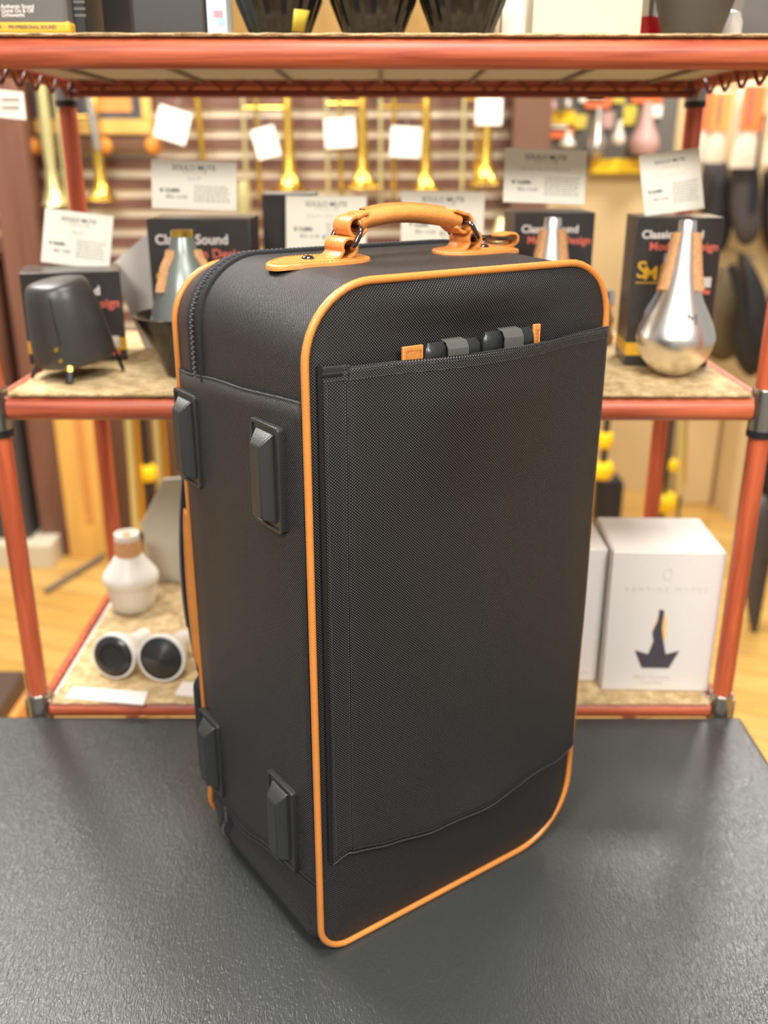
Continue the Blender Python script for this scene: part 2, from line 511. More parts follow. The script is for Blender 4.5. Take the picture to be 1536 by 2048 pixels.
def swell(nz, v):
    k = max(0, min(1, 1+1.4*nz))
    o = (0.0030+0.0034*max(0, nz))*k*max(0, sin(PI*(max(0, v)/D)**(1+0.7*max(0, nz))))**0.7
    t = max(0, min(1, (v-0.212)/(D-0.212)))
    q = max(0, -nz)*max(0, 1+nz)*4
    o += 0.009*q**0.8*max(0, min(1, v/0.010))*max(0, min(1, (D-v)/0.05))
    return o-(0.0055+0.003*max(0, nz))*k*t*t*(3-2*t)          # the back frame is a little smaller than the front


def front_off(u, z):
    """how far the front panel stands out of its plane (towards the viewer)"""
    e = min(u, W-u, z, H-z)
    k = min(1, max(0, e)/0.05)
    o = 0.004*k*(2-k)
    o += 0.0075*math.exp(-((u-0.17)/0.09)**2-((z-0.643)/0.013)**2)
    o -= 0.0035*math.exp(-((u-0.17)/0.085)**2-((z-0.614)/0.010)**2)
    o += 0.0016*math.exp(-((u-0.145)/0.012)**2-((z-0.622)/0.012)**2)+0.002*math.exp(-((u-0.235)/0.016)**2-((z-0.628)/0.012)**2)
    o -= 0.0022*math.exp(-((u-0.10)/0.05)**2-((z-0.63)/0.008)**2)
    return o


# shell
b = MB(); nv = 16
P = []; UV = []
for (u, z, nu, nz, s) in PR+[PR[0]]:
    if len(P) == len(PR): s = PR[-1][4]+0.005
    row = []; ruv = []
    for j in range(nv+1):
        v = D*j/nv; o = swell(nz, v)
        row.append((u+nu*o, v, z+nz*o)); ruv.append((s, v))
    P.append(row); UV.append(ruv)
b.grid(P, False, 1, UV)
for front in (True, False):
    P = []; UV = []; NR = 26
    for (u, z, nu, nz, s) in PR:
        row = []; ruv = []
        if not front:
            u, z = u+nu*swell(nz, D), z+nz*swell(nz, D)
        for k in range(NR+1):
            r = 1-(k/NR)
            uu, zz = W/2+(u-W/2)*r, H/2+(z-H/2)*r
            row.append((uu, -front_off(uu, zz) if front else D+0.004*(1-r*r), zz)); ruv.append((uu, zz))
        P.append(row); UV.append(ruv)
    P.append(P[0]); UV.append(UV[0])
    b.grid(P, False, 0, UV)
b.build('shell', [M['nylon'], M['nylon_side']], case, angle=60)
# piping, front and back
for v, rr in ((-0.0008, 0.0034), (D+0.0008, 0.0034)):
    path = [(u+nu*(0.0012+swell(nz, v)), v, z+nz*(0.0012+swell(nz, v))) for (u, z, nu, nz, s) in PR]
    b = MB().tube(path, rr, 10, closed=True, up=(0, 1, 0))
    tag(b.build('piping', M['tan_pipe'], case), 'tan leather piping')

# zip around the top of the gusset
VZ = 0.203
i0 = next(i for i, q in enumerate(PR) if q[0] == W and q[1] > 0.42)
i1 = next(i for i, q in enumerate(PR) if q[0] < 1e-9 and q[2] == -1 and q[1] < 0.553)
zpath = PR[i0:i1+1]
zpath[-1] = (0, 0.553, -1, 0, zpath[-1][4])


def on_gusset(q, v, h):
    o = swell(q[3], v)+h
    return Vector((q[0]+q[2]*o, v, q[1]+q[3]*o))


b = MB(); P = []
for q in zpath:
    P.append([on_gusset(q, VZ+dv, h) for dv, h in ((-0.0125, 0.0004), (-0.0095, 0.0024), (-0.0065, 0.0012), (0, 0.0010), (0.0065, 0.0012), (0.0125, 0.0004))])
b.grid(P)
ztape = b.build('zipper', M['tape'], case)
b = MB()
fine = []
for a, c in zip(zpath, zpath[1:]):
    n = max(1, int(math.hypot(a[0]-c[0], a[1]-c[1])/0.0006))
    for k in range(n):
        t = k/n; fine.append(tuple(a[i]+(c[i]-a[i])*t for i in range(4)))
acc = 0; last = fine[0]; k = 0
for q in fine:
    acc += math.hypot(q[0]-last[0], q[1]-last[1]); last = q
    if acc >= 0.0020:
        acc = 0; k += 1
        sgn = 1 if k % 2 else -1
        p0 = on_gusset(q, VZ+sgn*0.0016-0.0019, 0.0022); p1 = on_gusset(q, VZ+sgn*0.0016+0.0019, 0.0022)
        b.tube([p0, p1], 0.0010, 6)
b.build('zipper_teeth', M['zip'], ztape)
# the fold of cloth beside the zip
b = MB().tube([on_gusset(q, VZ-0.0155, 0.0006) for q in zpath], 0.0022, 8, r2=0.0032, up=(0, 1, 0))
b.build('zipper_welt', M['tape'], ztape)
for dv in (0.0115, 0.0145):
    MB().tube([on_gusset(q, VZ+dv, 0.0006) for q in zpath], 0.00045, 5).build('stitching', M['thread'], ztape)
# lower end of the zip near the base
i2 = [i for i, q in enumerate(PR) if q[2] == -1 and q[1] < 0.053][0]
zl = PR[i2:]
b = MB().grid([[on_gusset(q, VZ+dv, h) for dv, h in ((-0.0125, 0.0004), (-0.0065, 0.0012), (0, 0.0010), (0.0065, 0.0012), (0.0125, 0.0004))] for q in zl])
zt2 = b.build('zipper', M['tape'], case)
b = MB(); acc = 0; last = zl[0]; k = 0
for a, c in zip(zl, zl[1:]):
    n = max(1, round(math.hypot(a[0]-c[0], a[1]-c[1])/0.0014))
    for j in range(n):
        q = tuple(a[i]+(c[i]-a[i])*j/n for i in range(4)); k += 1
        sgn = 1 if k % 2 else -1
        b.tube([on_gusset(q, VZ+sgn*0.0008-0.0022, 0.0020), on_gusset(q, VZ+sgn*0.0008+0.0022, 0.0020)], 0.0006, 6)
b.build('zipper_teeth', M['zip'], zt2)

# gusset panel on the left side, with a taped top seam
ztop = [(0.0, 0.570), (0.13, 0.563), (0.268, 0.553)]
zbot = [(0.0, 0.078), (0.03, 0.074), (0.09, 0.062), (0.16, 0.046), (0.27, 0.044)]
b = MB(); P = []; UV = []
for i in range(25):
    v = 0.0045+(D-0.009)*i/24
    za, zc = interp(zbot, v), interp(ztop, v)
    row = []; ruv = []
    for j in range(31):
        z = za+(zc-za)*j/30
        q = (0, z, -1, 0)
        row.append(on_gusset(q, v, 0.0014+0.0006*sin(PI*j/30)+(0.0006 if j >= 29 else 0))); ruv.append((z, v))
    P.append(row); UV.append(ruv)
b.grid(P, False, 0, UV)
gp = b.build('side_panel', M['nylon_side'], case, solid=0.0014, soff=0)
for dz, hh in ((-0.0012, 0.0026), (-0.010, 0.0022)):
    b = MB()
    b.tube([on_gusset((0, interp(ztop, 0.0045+(D-0.009)*i/30)+dz, -1, 0), 0.0045+(D-0.009)*i/30, hh) for i in range(31)], 0.0006, 5)
    b.build('stitching', M['thread'], gp)
for dz, hh in ((0.0015, 0.0022), (0.007, 0.0021)):
    b = MB()
    b.tube([on_gusset((0, interp(zbot, 0.0045+(D-0.009)*i/30)+dz, -1, 0), 0.0045+(D-0.009)*i/30, hh) for i in range(31)], 0.0005, 5)
    b.build('stitching', M['thread'], gp)

# four plastic feet on the side
def rrect(w, h, r, n=5):
    pts = []
    for cx, cy, a0 in ((w/2-r, h/2-r, 0), (-w/2+r, h/2-r, PI/2), (-w/2+r, -h/2+r, PI), (w/2-r, -h/2+r, 1.5*PI)):
        for k in range(n+1):
            a = a0+PI/2*k/n; pts.append((cx+r*cos(a), cy+r*sin(a)))
    return pts


def foot(v, z, tilt=0.0):
    # local frame: x -> v (towards the back), y -> out of the side (-u), z -> up
    o = swell(0, v)+0.0030
    Mx = Matrix(((0, -1, 0, -o), (1, 0, 0, v), (0, 0, 1, z), (0, 0, 0, 1))) @ R(tilt, 'Z')
    b = MB()
    b.prism([(x, y) for x, y in rrect(0.050, 0.096, 0.004)], -0.002, 0.0030, M4=Mx)
    ring_o, ring_i = rrect(0.050, 0.096, 0.004), rrect(0.0428, 0.0887, 0.003)
    rows = [[(x, 0.0030, y) for x, y in ring_o], [(x*0.995, 0.0046, y*0.998) for x, y in ring_o],
            [(x*1.01, 0.0046, y*1.005) for x, y in ring_i], [(x, 0.0030, y) for x, y in ring_i]]
    n = len(ring_o)
    b.grid([[rows[k][i] for k in range(4)] for i in range(n)], True, M4=Mx)
    pl = b.build('foot', M['plastic'], case, bevel=0.0006)
    b = MB()
    # ridge block: base, shoulder, narrow crown with sloped ends
    lv = [(0.0030, 0.0150, 0.041, -0.040), (0.0045, 0.0148, 0.0405, -0.0395), (0.0135, 0.0092, 0.0310, -0.0365), (0.0146, 0.0082, 0.0300, -0.0355)]
    rows = []
    for (y, hw, zt, zb) in lv:
        rows.append([(-hw, y, zb), (hw, y, zb), (hw, y, zt), (-hw, y, zt)])
    b.grid([[rows[k][i] for k in range(4)] for i in range(4)], True, M4=Mx)
    b.add(rows[3], [(0, 1, 2, 3)], M4=Mx)
    b.build('bumper', M['plastic'], pl, bevel=0.0012, seg=2, angle=30)


for v, z in ((0.0575, 0.4945), (0.2265, 0.488), (0.0585, 0.1285), (0.2265, 0.113)):
    foot(v, z)

# front pocket panel
zb_pts = [(0.009, 0.108), (0.029, 0.115), (0.08, 0.106), (0.136, 0.098), (0.19, 0.099), (0.241, 0.103), (0.30, 0.111), (0.345, 0.118)]
U0, U1 = 0.0125, 0.3460


def pk_off(u, z):
    zb, zt = interp(zb_pts, u), 0.5965
    t = (z-zb)/(zt-zb)
    o = 0.0032+0.0023*min(1, max(0, (u-U0)/0.03))+front_off(u, min(z, 0.57))
    o += 0.0065*sin(PI*min(1, max(0, (u-0.03)/0.30)))*(0.35+0.65*t)
    o += 0.0125*math.exp(-((u-0.18)/0.082)**4)*(max(0, min(1, (t-0.72)/0.20)))**1.3
    o += 0.0018*math.exp(-((u-0.20)/0.035)**2)*math.exp(-((z-0.49)/0.05)**2)
    o += 0.0045*math.exp(-((u-0.19)/0.05)**2-((z-0.10)/0.03)**2)
    o += 0.0014*sin(u*60+z*14)*sin(z*11)*(1-t)
    o += 0.0020*math.exp(-((u-0.215+0.2*(z-0.2))/0.012)**2)*math.exp(-((z-0.25)/0.10)**2)
    if u < 0.0335: o -= 0.0018
    if u > 0.335: o -= 0.0058*((u-0.335)/0.011)**2
    return o


b = MB(); P = []; UV = []
us = [U0+(0.032-U0)*k/4 for k in range(5)]+[0.0342+(0.335-0.0342)*k/48 for k in range(49)]+[0.3375, 0.340, 0.343, U1]
for u in us:
    row = []; ruv = []
    zb = interp(zb_pts, u); zt = 0.5955+0.003*u/W
    for j in range(61):
        z = zb+(zt-zb)*j/60
        row.append((u, -pk_off(u, z), z)); ruv.append((u, z))
    P.append(row); UV.append(ruv)
# the pocket wraps round the right edge over the piping
rw = [(U1+0.0012, 0.0015, p[2]) for p in P[-1]]; P.append(rw); UV.append([(c[0]+0.005, c[1]) for c in UV[-1]])
rw = [(U1+0.0004, 0.0075, p[2]) for p in P[-1]]; P.append(rw); UV.append([(c[0]+0.005, c[1]) for c in UV[-1]])
b.grid(P, False, 0, UV)
pk = b.build('front_pocket', M['nylon'], case, solid=0.0022, soff=0, angle=70)
# hem along the open top, binding on the left, seam along the bottom
b = MB()
P = []
for i in range(61):
    u = U0+(U1-U0)*i/60; zt = 0.5955+0.003*u/W
    P.append([(u, -pk_off(u, z)-h, z) for z, h in ((zt-0.0105, 0.0004), (zt-0.0098, 0.0012), (zt-0.003, 0.0013), (zt+0.0008, 0.0009), (zt+0.0008, -0.0014))])
b.grid(P, UV=[[(p[0], p[2]) for p in r] for r in P]); b.build('hem', M['nylon_side'], pk)
b = MB()
for zz in (-0.0092, -0.003):
    for i in range(110):
        u = U0+(U1-U0)*i/110; zt = 0.5955+0.003*u/W
        b.tube([(u, -pk_off(u, zt+zz)-0.0021, zt+zz), (u+0.0019, -pk_off(u+0.0019, zt+zz)-0.0021, zt+zz)], 0.0003, 4)
for uu in (0.0162, 0.0335):
    for i in range(190):
        z = 0.118+i*0.0025
        b.tube([(uu, -pk_off(uu, z)-0.0013, z), (uu, -pk_off(uu, z)-0.0013, z+0.0016)], 0.00032, 4)
for i in range(110):
    u = U0+(U1-U0)*i/110; z = interp(zb_pts, u)+0.0045
    b.tube([(u, -pk_off(u, z)-0.0013, z), (u+0.0019, -pk_off(u+0.0019, z)-0.0013, z)], 0.00032, 4)
b.build('stitching', M['thread'], pk)
b = MB().tube([(0.0105, -0.0022-front_off(0.0105, z), z) for z in [0.110+0.49*k/40 for k in range(41)]], 0.0016, 8, r2=0.0022, up=(0, 1, 0))
b.build('edge_binding', M['binding'], pk)
b = MB().tube([(u, -pk_off(u, interp(zb_pts, u))-0.0006, interp(zb_pts, u)) for u in [U0+(U1-U0)*k/60 for k in range(61)]], 0.0011, 8)
b.build('bottom_welt', M['thread'], pk)
# tuck at the top left corner of the pocket
b = MB().grid([[(0.0125+0.0225*i/6, -pk_off(0.0125+0.0225*i/6, 0.59)-0.0012, 0.5895+0.009*j/4) for j in range(5)] for i in range(7)])
b.build('corner_tab', M['tape'], pk, solid=0.0008, soff=0)

# shoulder straps stowed in the pocket
def pillow(b, u0, u1, z0, z1, v0, th, nu=18, nzz=10, pinch=()):
    P = []
    for i in range(nu*2):
        a = 2*PI*i/(nu*2)
        ca, sa = cos(a), sin(a)
        sx = math.copysign(abs(ca)**0.45, ca); sy = math.copysign(abs(sa)**0.6, sa)
        row = []
        for j in range(nzz+1):
            t = j/nzz
            k = 1.0 if t < 0.6 else math.sqrt(max(0, 1-((t-0.6)/0.4)**2.6))
            u = (u0+u1)/2+sx*(u1-u0)/2*(0.86+0.14*k)
            pin = 1
            for pu in pinch: pin -= 0.42*math.exp(-((u-pu)/0.004)**2)
            row.append((u, v0-sy*th/2*k*pin, z0+(z1-z0)*t+0.0003*sin(u*420)*t))
        P.append(row)
    P.append(P[0]); b.grid(P)


def strap(u0, u1, tab, label, zt):
    b = MB(); pillow(b, u0, u1, 0.562, zt, -0.0125, 0.0125, pinch=(u0+0.019, u1-0.016))
    st = b.build('shoulder_strap', M['black_satin'], case); st['label'] = label
    b = MB(); P = []; a, c = u0+0.021, u1-0.0185
    for i in range(49):
        u = a+(c-a)*i/48
        r = 0.0014*(i % 4 in (1, 2))
        P.append([(u, -0.0125+0.004, zt+0.0006), (u, -0.0125-0.0035-r, zt-0.0008), (u, -0.0125-0.0068-r, zt-0.006), (u, -0.0125-0.0072-r, zt-0.02), (u, -0.0125-0.0060-r, zt-0.045)])
    b.grid(P); b.build('webbing', M['webbing'], st, solid=0.001, soff=0, angle=20)
    b = MB()
    u, w_, zt2 = tab
    b.box((u, -0.0120, zt2-0.022), (w_, 0.0030, 0.044))
    tb = b.build('leather_tab', M['tan'], st, bevel=0.0008)
    b = MB()
    for sx in (-1, 1):
        for k in range(9):
            x = u+sx*(w_/2-0.0035)
            b.tube([(x, -0.0138, zt2-0.004-k*0.0032), (x, -0.0138, zt2-0.006-k*0.0032)], 0.0004, 4)
    for k in range(int((w_-0.006)/0.003)):
        b.tube([(u-w_/2+0.0045+k*0.003, -0.0138, zt2-0.0035), (u-w_/2+0.0063+k*0.003, -0.0138, zt2-0.0035)], 0.0004, 4)
    b.build('stitching', M['tan_edge'], st)


strap(0.1075, 0.1690, (0.0962, 0.0212, 0.6075), 'black satin shoulder strap with ribbed webbing and tan tab on its left', 0.6080)
strap(0.1710, 0.2325, (0.2372, 0.0085, 0.6120), 'black satin shoulder strap with ribbed webbing and tan tab on its right', 0.6110)

# rear pocket seen past the left edge
b = MB()
b.prism(rrect(0.315, 0.245, 0.02), 0, 0.024, M4=T((0.171, D+0.001, 0.315)))
rp = b.build('rear_pocket', M['tape'], case, bevel=0.006, seg=3)
b = MB()
zs = [0.200+0.195*k/24 for k in range(25)]
b.grid([[(0.0055-0.002*sin(PI*k/24), D+0.003, z), (0.0040-0.003*sin(PI*k/24)**0.7, D+0.007, z), (0.0040-0.004*sin(PI*k/24)**0.7, D+0.0145, z), (0.009, D+0.0165, z)] for k, z in enumerate(zs)])
b.build('leather_strip', M['tan'], rp, solid=0.0018, soff=0)
b = MB()
for k in range(60):
    z = 0.205+k*0.0031; s_ = max(0, sin(PI*(z-0.200)/0.195))**0.7
    b.tube([(0.0032-0.0037*s_, D+0.0115, z), (0.0032-0.0037*s_, D+0.0115, z+0.0019)], 0.0005, 4)
b.build('stitching', M['tan_edge'], rp)
b = MB()
for k in range(72):
    z = 0.25+k*0.0025; s_ = sin(PI*(z-0.18)/0.25)**0.8
    b.tube([(0.008-0.011*s_, D+0.0185, z), (0.008-0.011*s_, D+0.0225, z+0.0008)], 0.0011, 6)
b.build('zipper_teeth', M['zip'], rp)
b = MB().grid([[(0.010-0.011*sin(PI*k/30)**0.8+dx, D+dy-0.001, 0.18+0.25*k/30) for dx, dy in ((0.006, 0.014), (0.0, 0.0178), (0.0, 0.0252), (0.008, 0.027))] for k in range(31)])
b.build('zipper_tape', M['tape'], rp)
b = MB().prism(rrect(0.346, 0.150, 0.02), 0, 0.019, M4=T((0.171, D+0.001, 0.115)))
b.build('rear_panel', M['tape'], case, bevel=0.006, seg=3)

# handle: two mounts with loops and rings, and the grip
VH = 0.108
ZT = H+swell(1, VH)


def top_z(u, v):
    o = swell(1, v)
    dz = 0.0
    if u < RTL: dz = -(RTL-math.sqrt(max(0, RTL**2-(RTL-u)**2)))
    if u > W-RTR: dz = -(RTR-math.sqrt(max(0, RTR**2-(u-W+RTR)**2)))
    return H+dz+o


def hu(u):
    return 0.111+(u-0.115)*0.863


def mount_z(u, v):
    return top_z(0.17, v)+0.3*(top_z(u, v)-top_z(0.17, v))


def mount(u0, u1, loop_u, rivet_u, label):
    b = MB(); n = 48; hw = 0.0235
    ring = []
    L2 = (u1-u0)/2; uc = (u0+u1)/2
    for k in range(n):
        a = 2*PI*k/n
        ca, sa = cos(a), sin(a)
        ring.append((uc+L2*math.copysign(abs(ca)**0.85, ca), VH+hw*math.copysign(abs(sa)**0.8, sa)))
    rows = []
    for k in range(n+1):
        u, v = ring[k % n]; row = []
        for (r, h) in ((1.0, -0.001), (1.0, 0.0022), (0.985, 0.0032), (0.9, 0.0036), (0.6, 0.0042), (0.3, 0.0044), (0.0, 0.0044)):
            uu, vv = uc+(u-uc)*r, VH+(v-VH)*r
            row.append((uu, vv, mount_z(uu, vv)+h))
        rows.append(row)
    b.grid(rows)
    mo = b.build('handle_mount', M['tan'], case, angle=50); mo['label'] = label
    b = MB()
    for k in range(n*2):
        a = 2*PI*k/(n*2); a2 = a+PI/n*0.6
        q = []
        for aa in (a, a2):
            uu = uc+(L2*0.9)*math.copysign(abs(cos(aa))**0.85, cos(aa)); vv = VH+hw*0.86*math.copysign(abs(sin(aa))**0.8, sin(aa))
            q.append((uu, vv, mount_z(uu, vv)+0.0040))
        b.tube(q, 0.00045, 4)
    b.build('stitching', M['otan'], mo)
    b = MB().lathe([(0.0, 0.0028), (0.003, 0.0026), (0.0052, 0.0016), (0.0060, 0.0)], 20, M4=T((rivet_u, VH-0.002, mount_z(rivet_u, VH)+0.0042)))
    b.build('rivet', M['gun'], mo)
    return mo


def loop(path, half, parent, name='leather_loop', th=0.0028):
    b = MB()
    P = []
    pa = catmull([(hu(p[0]), p[1], p[2]) for p in path], 4)
    for p in pa:
        P.append([(p.x, VH-half, p.z), (p.x, VH+half, p.z)])
    b.grid(P)
    return b.build(name, M['tan'], parent, solid=th, soff=0, bevel=0.0005)


def ring_obj(p_lo, p_hi, half, parent, r=0.0024):
    lo, hi = Vector((hu(p_lo[0]), 0, p_lo[2])), Vector((hu(p_hi[0]), 0, p_hi[2]))
    pts = []
    n = 10
    c = 0.006
    d = (hi-lo).normalized()
    def add_arc(cx, sgn_v, a0, a1, base):
        for k in range(n//2+1):
            a = a0+(a1-a0)*k/(n//2)
            pts.append(base+Vector((0, sgn_v+c*cos(a), 0))+d*(c*sin(a)))
    add_arc(0, VH+half-c, -PI/2, 0, lo+d*c); add_arc(0, VH+half-c, 0, PI/2, hi-d*c)
    add_arc(0, VH-half+c, PI/2, PI, hi-d*c); add_arc(0, VH-half+c, PI, 1.5*PI, lo+d*c)
    out = []
    for q in pts:
        if not out or (q-out[-1]).length > 1e-5: out.append(q)
    return MB().tube(out, r, 10, closed=True).build('ring', M['gun'], parent)


ml = mount(0.029, 0.132, 0.115, 0.068, 'tan leather handle mount on the near left of the top')
mr = mount(0.214, 0.316, 0.268, 0.272, 'tan leather handle mount on the far right of the top')
zt = ZT+0.004
def arcp(uc, zc, r, a0, a1, n=10):
    return [(uc+r*cos(math.radians(a0+(a1-a0)*k/n))/0.863, 0, zc+r*sin(math.radians(a0+(a1-a0)*k/n))) for k in range(n+1)]


for mnt, ul, uu in ((ml, 0.1075, 0.1185), (mr, 0.2770, 0.2640)):
    loop([(ul-0.018, 0, zt-0.001), (ul-0.0125, 0, zt+0.001)]+arcp(ul, zt+0.0085, 0.0078, 205, -70)+[(ul-0.001, 0, zt-0.001)], 0.0150, mnt)
    ring_obj((ul, 0, zt+0.0085), (uu, 0, zt+0.0255), 0.0205, mnt)
# flat D ring and its loop on the right mount
MB().tube([(hu(a), b_, c_) for a, b_, c_ in ((0.295, VH-0.011, zt+0.0085), (0.295, VH+0.011, zt+0.0085), (0.340, VH+0.012, zt+0.0075), (0.345, VH+0.008, zt+0.0074), (0.345, VH-0.008, zt+0.0074), (0.340, VH-0.012, zt+0.0075))], 0.0019, 8, closed=True).build('ring', M['gun'], mr)
loop([(0.328, 0, zt-0.0012), (0.342, 0, zt+0.0000), (0.349, 0, zt+0.0035), (0.3495, 0, zt+0.0085), (0.344, 0, zt+0.0115), (0.334, 0, zt+0.0112), (0.324, 0, zt+0.0095)], 0.0085, mr)

gpts = [(0.1215, VH, zt+0.0275), (0.130, VH, zt+0.0300), (0.143, VH, zt+0.0325), (0.168, VH, zt+0.0350), (0.193, VH, zt+0.0350), (0.220, VH, zt+0.0330), (0.243, VH, zt+0.0300), (0.2605, VH, zt+0.0262)]
gpts = [(hu(a), b_, c_) for a, b_, c_ in gpts]
gp_ = catmull(gpts, 8); n = len(gp_)
rz_ = []; rv_ = []
for i in range(n):
    t = i/(n-1)
    e = min(1, min(t, 1-t)/0.10+0.72)
    rz_.append(0.0086*e); rv_.append(0.0128*min(1, e+0.1))
gr = MB().tube(gp_, rz_, 20, r2=rv_, up=(0, 0, 1)).build('handle_grip', M['tan'], case)
# end wraps round the rings
loop([(0.1335, 0, zt+0.0372), (0.127, 0, zt+0.0362)]+arcp(0.1185, zt+0.0255, 0.0088, 80, 300)+[(0.131, 0, zt+0.0235)], 0.0128, gr, 'end_wrap', 0.003)
loop([(0.249, 0, zt+0.0365), (0.2555, 0, zt+0.0350)]+arcp(0.2640, zt+0.0245, 0.0086, 95, -125)+[(0.2515, 0, zt+0.0215)], 0.0128, gr, 'end_wrap', 0.003)
# keeper band and the stitched top seam
i = int(n*0.19)
b = MB()
for (i, wid) in ((int(n*0.095), 0.002), (int(n*0.135), 0.0013)):
    q = gp_[i]; tn = (gp_[i+1]-gp_[i-1]).normalized()
    b.tube([q-tn*wid, q-tn*wid*0.6, q+tn*wid*0.6, q+tn*wid], [0.0090, 0.0098, 0.0098, 0.0090], 20, r2=[0.0132, 0.0140, 0.0140, 0.0132], up=(0, 0, 1))
b.build('keeper_band', M['tan'], gr)
b = MB()
P = []
for i in range(int(n*0.2), int(n*0.86)):
    q = gp_[i]; P.append([(q.x, VH+dv, q.z+0.0086+h) for dv, h in ((-0.0055, -0.0018), (-0.0045, 0.0009), (0.0045, 0.0009), (0.0055, -0.0018))])
b.grid(P); b.build('seam_cover', M['tan'], gr)
b = MB()
for dv in (-0.0032, 0.0032):
    pa = catmull([gp_[i] for i in range(int(n*0.2), int(n*0.86))], 2)
    for i in range(0, len(pa)-1, 2):
        b.tube([(pa[i].x, VH+dv, pa[i].z+0.0096), (pa[i+1].x, VH+dv, pa[i+1].z+0.0096)], 0.0004, 4)
b.build('stitching', M['tan_edge'], gr)

# ================================================================== RACK
RX0, RX1, RY0, RY1 = -0.503, 0.492, 1.200, 1.635
LV = dict(low=-0.001, mid=0.4495, up=0.8643)
rack = thing('display_rack', 'three tier rack with red wood grain tube rails behind the table', 'rack', (0, 1.4, FLOOR))
RO = Vector((0, 1.4, FLOOR))
rl = lambda x, y, z: Vector((x, y, z))-RO
for x in (RX0, RX1):
    for y in (RY0, RY1):
        po = MB().tube([rl(x, y, FLOOR), rl(x, y, 0.93)], 0.0138, 20).build('post', M['post_wood'], rack)
        for k, zz in LV.items():
            b = MB().tube([rl(x, y, zz-0.030), rl(x, y, zz+0.026)], 0.0168, 20)
            for sx in (-1, 1):
                b.box(rl(x-sx*0.0, y, zz), (0.040, 0.012, 0.030))
            b.build('sleeve', M['sleeve'], po, bevel=0.0015)
            MB().tube([rl(x, y, zz-0.038), rl(x, y, zz-0.0295)], 0.0172, 20).build('collar', M['black'], po)
for k, zz in LV.items():
    rr = 0.0138 if k == 'low' else 0.0165
    MB().tube([rl(RX0+0.018, RY0, zz), rl(RX1-0.018, RY0, zz)], rr, 20).build('front_rail', M['rail_wood'], rack)
    MB().tube([rl(RX0+0.018, RY1, zz), rl(RX1-0.018, RY1, zz)], 0.0138, 16).build('back_rail', M['rail_wood'], rack)
    for x in (RX0, RX1):
        MB().tube([rl(x, RY0+0.018, zz), rl(x, RY1-0.018, zz)], 0.0070 if k == 'low' else 0.0130, 16).build('side_rail', M['rail_wood'], rack)
    zs_ = zz+(0.0017 if k == 'up' else 0.0105)
    b = MB().box(rl((RX0+RX1)/2, (RY0+RY1)/2, zs_), (RX1-RX0-0.032, RY1-RY0-0.030, 0.003))
    b.build('shelf_sheet', M['panel'], rack, smooth=False)
    b = MB()
    for i in range(7):
        x = RX0+0.08+i*(RX1-RX0-0.16)/6
        b.tube([rl(x, RY0+0.014, zs_-0.0045), rl(x, RY1-0.014, zs_-0.0045)], 0.0028, 8)
    b.build('cross_wire', M['grey_metal'], rack)
    # wavy wire truss under the back rail
    b = MB(); pts = []
    for i in range(241):
        x = RX0+0.02+(RX1-RX0-0.04)*i/240
        pts.append(rl(x, RY1-0.018, zz-0.007+0.0095*cos(i*2*PI*14/240)))
    b.tube(pts, 0.0019, 6)
    b.build('wave_wire', M['rail_dark'], rack)
    MB().tube([rl(RX0+0.016, RY1-0.014, zz-0.0195), rl(RX1-0.016, RY1-0.014, zz-0.0195)], 0.0058, 10).build('lower_wire', M['rail_dark'], rack)
    b = MB(); pts = []
    for x in (RX0, RX1):
        pts = [rl(x+(0.016 if x < 0 else -0.016), RY0+0.02+(RY1-RY0-0.04)*i/120, zz-0.014+0.0095*cos(i*2*PI*6/120)) for i in range(121)]
        MB().tube(pts, 0.0026, 6).build('wave_wire', M['rail_dark'], rack)

MATZ = dict(low=0.0145, mid=0.4715, up=0.8845)


def mat_edge(k, label):
    zt_ = MATZ[k]
    zb_ = LV[k]+(0.0130 if k == 'low' else 0.0163)
    b = MB(); x0, x1, y0, y1 = RX0+0.022, RX1-0.022, RY0-0.0135, RY1+0.008
    P = []
    per_ = []
    N1, N2 = 90, 36
    for i in range(N1): per_.append((x0+(x1-x0)*i/N1, y0))
    for i in range(N2): per_.append((x1, y0+(y1-y0)*i/N2))
    for i in range(N1): per_.append((x1-(x1-x0)*i/N1, y1))
    for i in range(N2): per_.append((x0, y1-(y1-y0)*i/N2))
    cx, cy = (x0+x1)/2, (y0+y1)/2
    rnd = random.Random(3)
    for (x, y) in per_:
        j = rnd.uniform(-0.0012, 0.0012); h = rnd.uniform(-0.0008, 0.0008)
        e = lambda d, z: (x+(d+j)*(-1 if x < cx else 1)*(1 if x in (x0, x1) else 0), y+(d+j)*(-1 if y < cy else 1)*(1 if y in (y0, y1) else 0), z)
        P.append([(cx, cy, zb_), e(-0.001, zb_), e(0.0005, (zb_+zt_)/2+h), e(-0.001, zt_-0.0004+h*0.5), e(-0.008, zt_), (cx, cy, zt_)])
    P.append(P[0]); b.grid(P)
    o = b.build('shelf_mat', M['sisal'], angle=50)
    return tag(o, label, 'mat', 'sisal mats lining the rack shelves')


mat_edge('up', 'tan sisal mat on the topmost rack shelf, seen edge on')
mat_edge('mid', 'tan sisal mat on the middle rack shelf under the black cartons')
mat_edge('low', 'tan sisal mat on the lowest rack shelf under the white mutes')

# ================================================================== helpers for boxed goods
def px_box(bl, br, top_y, z, depth):
    """front-bottom corners in the photo, on a shelf of height z -> origin, yaw, width, height"""
    a, c = at(*bl, z=z), at(*br, z=z)
    rz = math.atan2(c.y-a.y, c.x-a.x)
    w_ = (c-a).length
    top = at(bl[0]+(top_y[0]-bl[0]), top_y[1], Y=a.y)
    return a, rz, w_, top.z-z


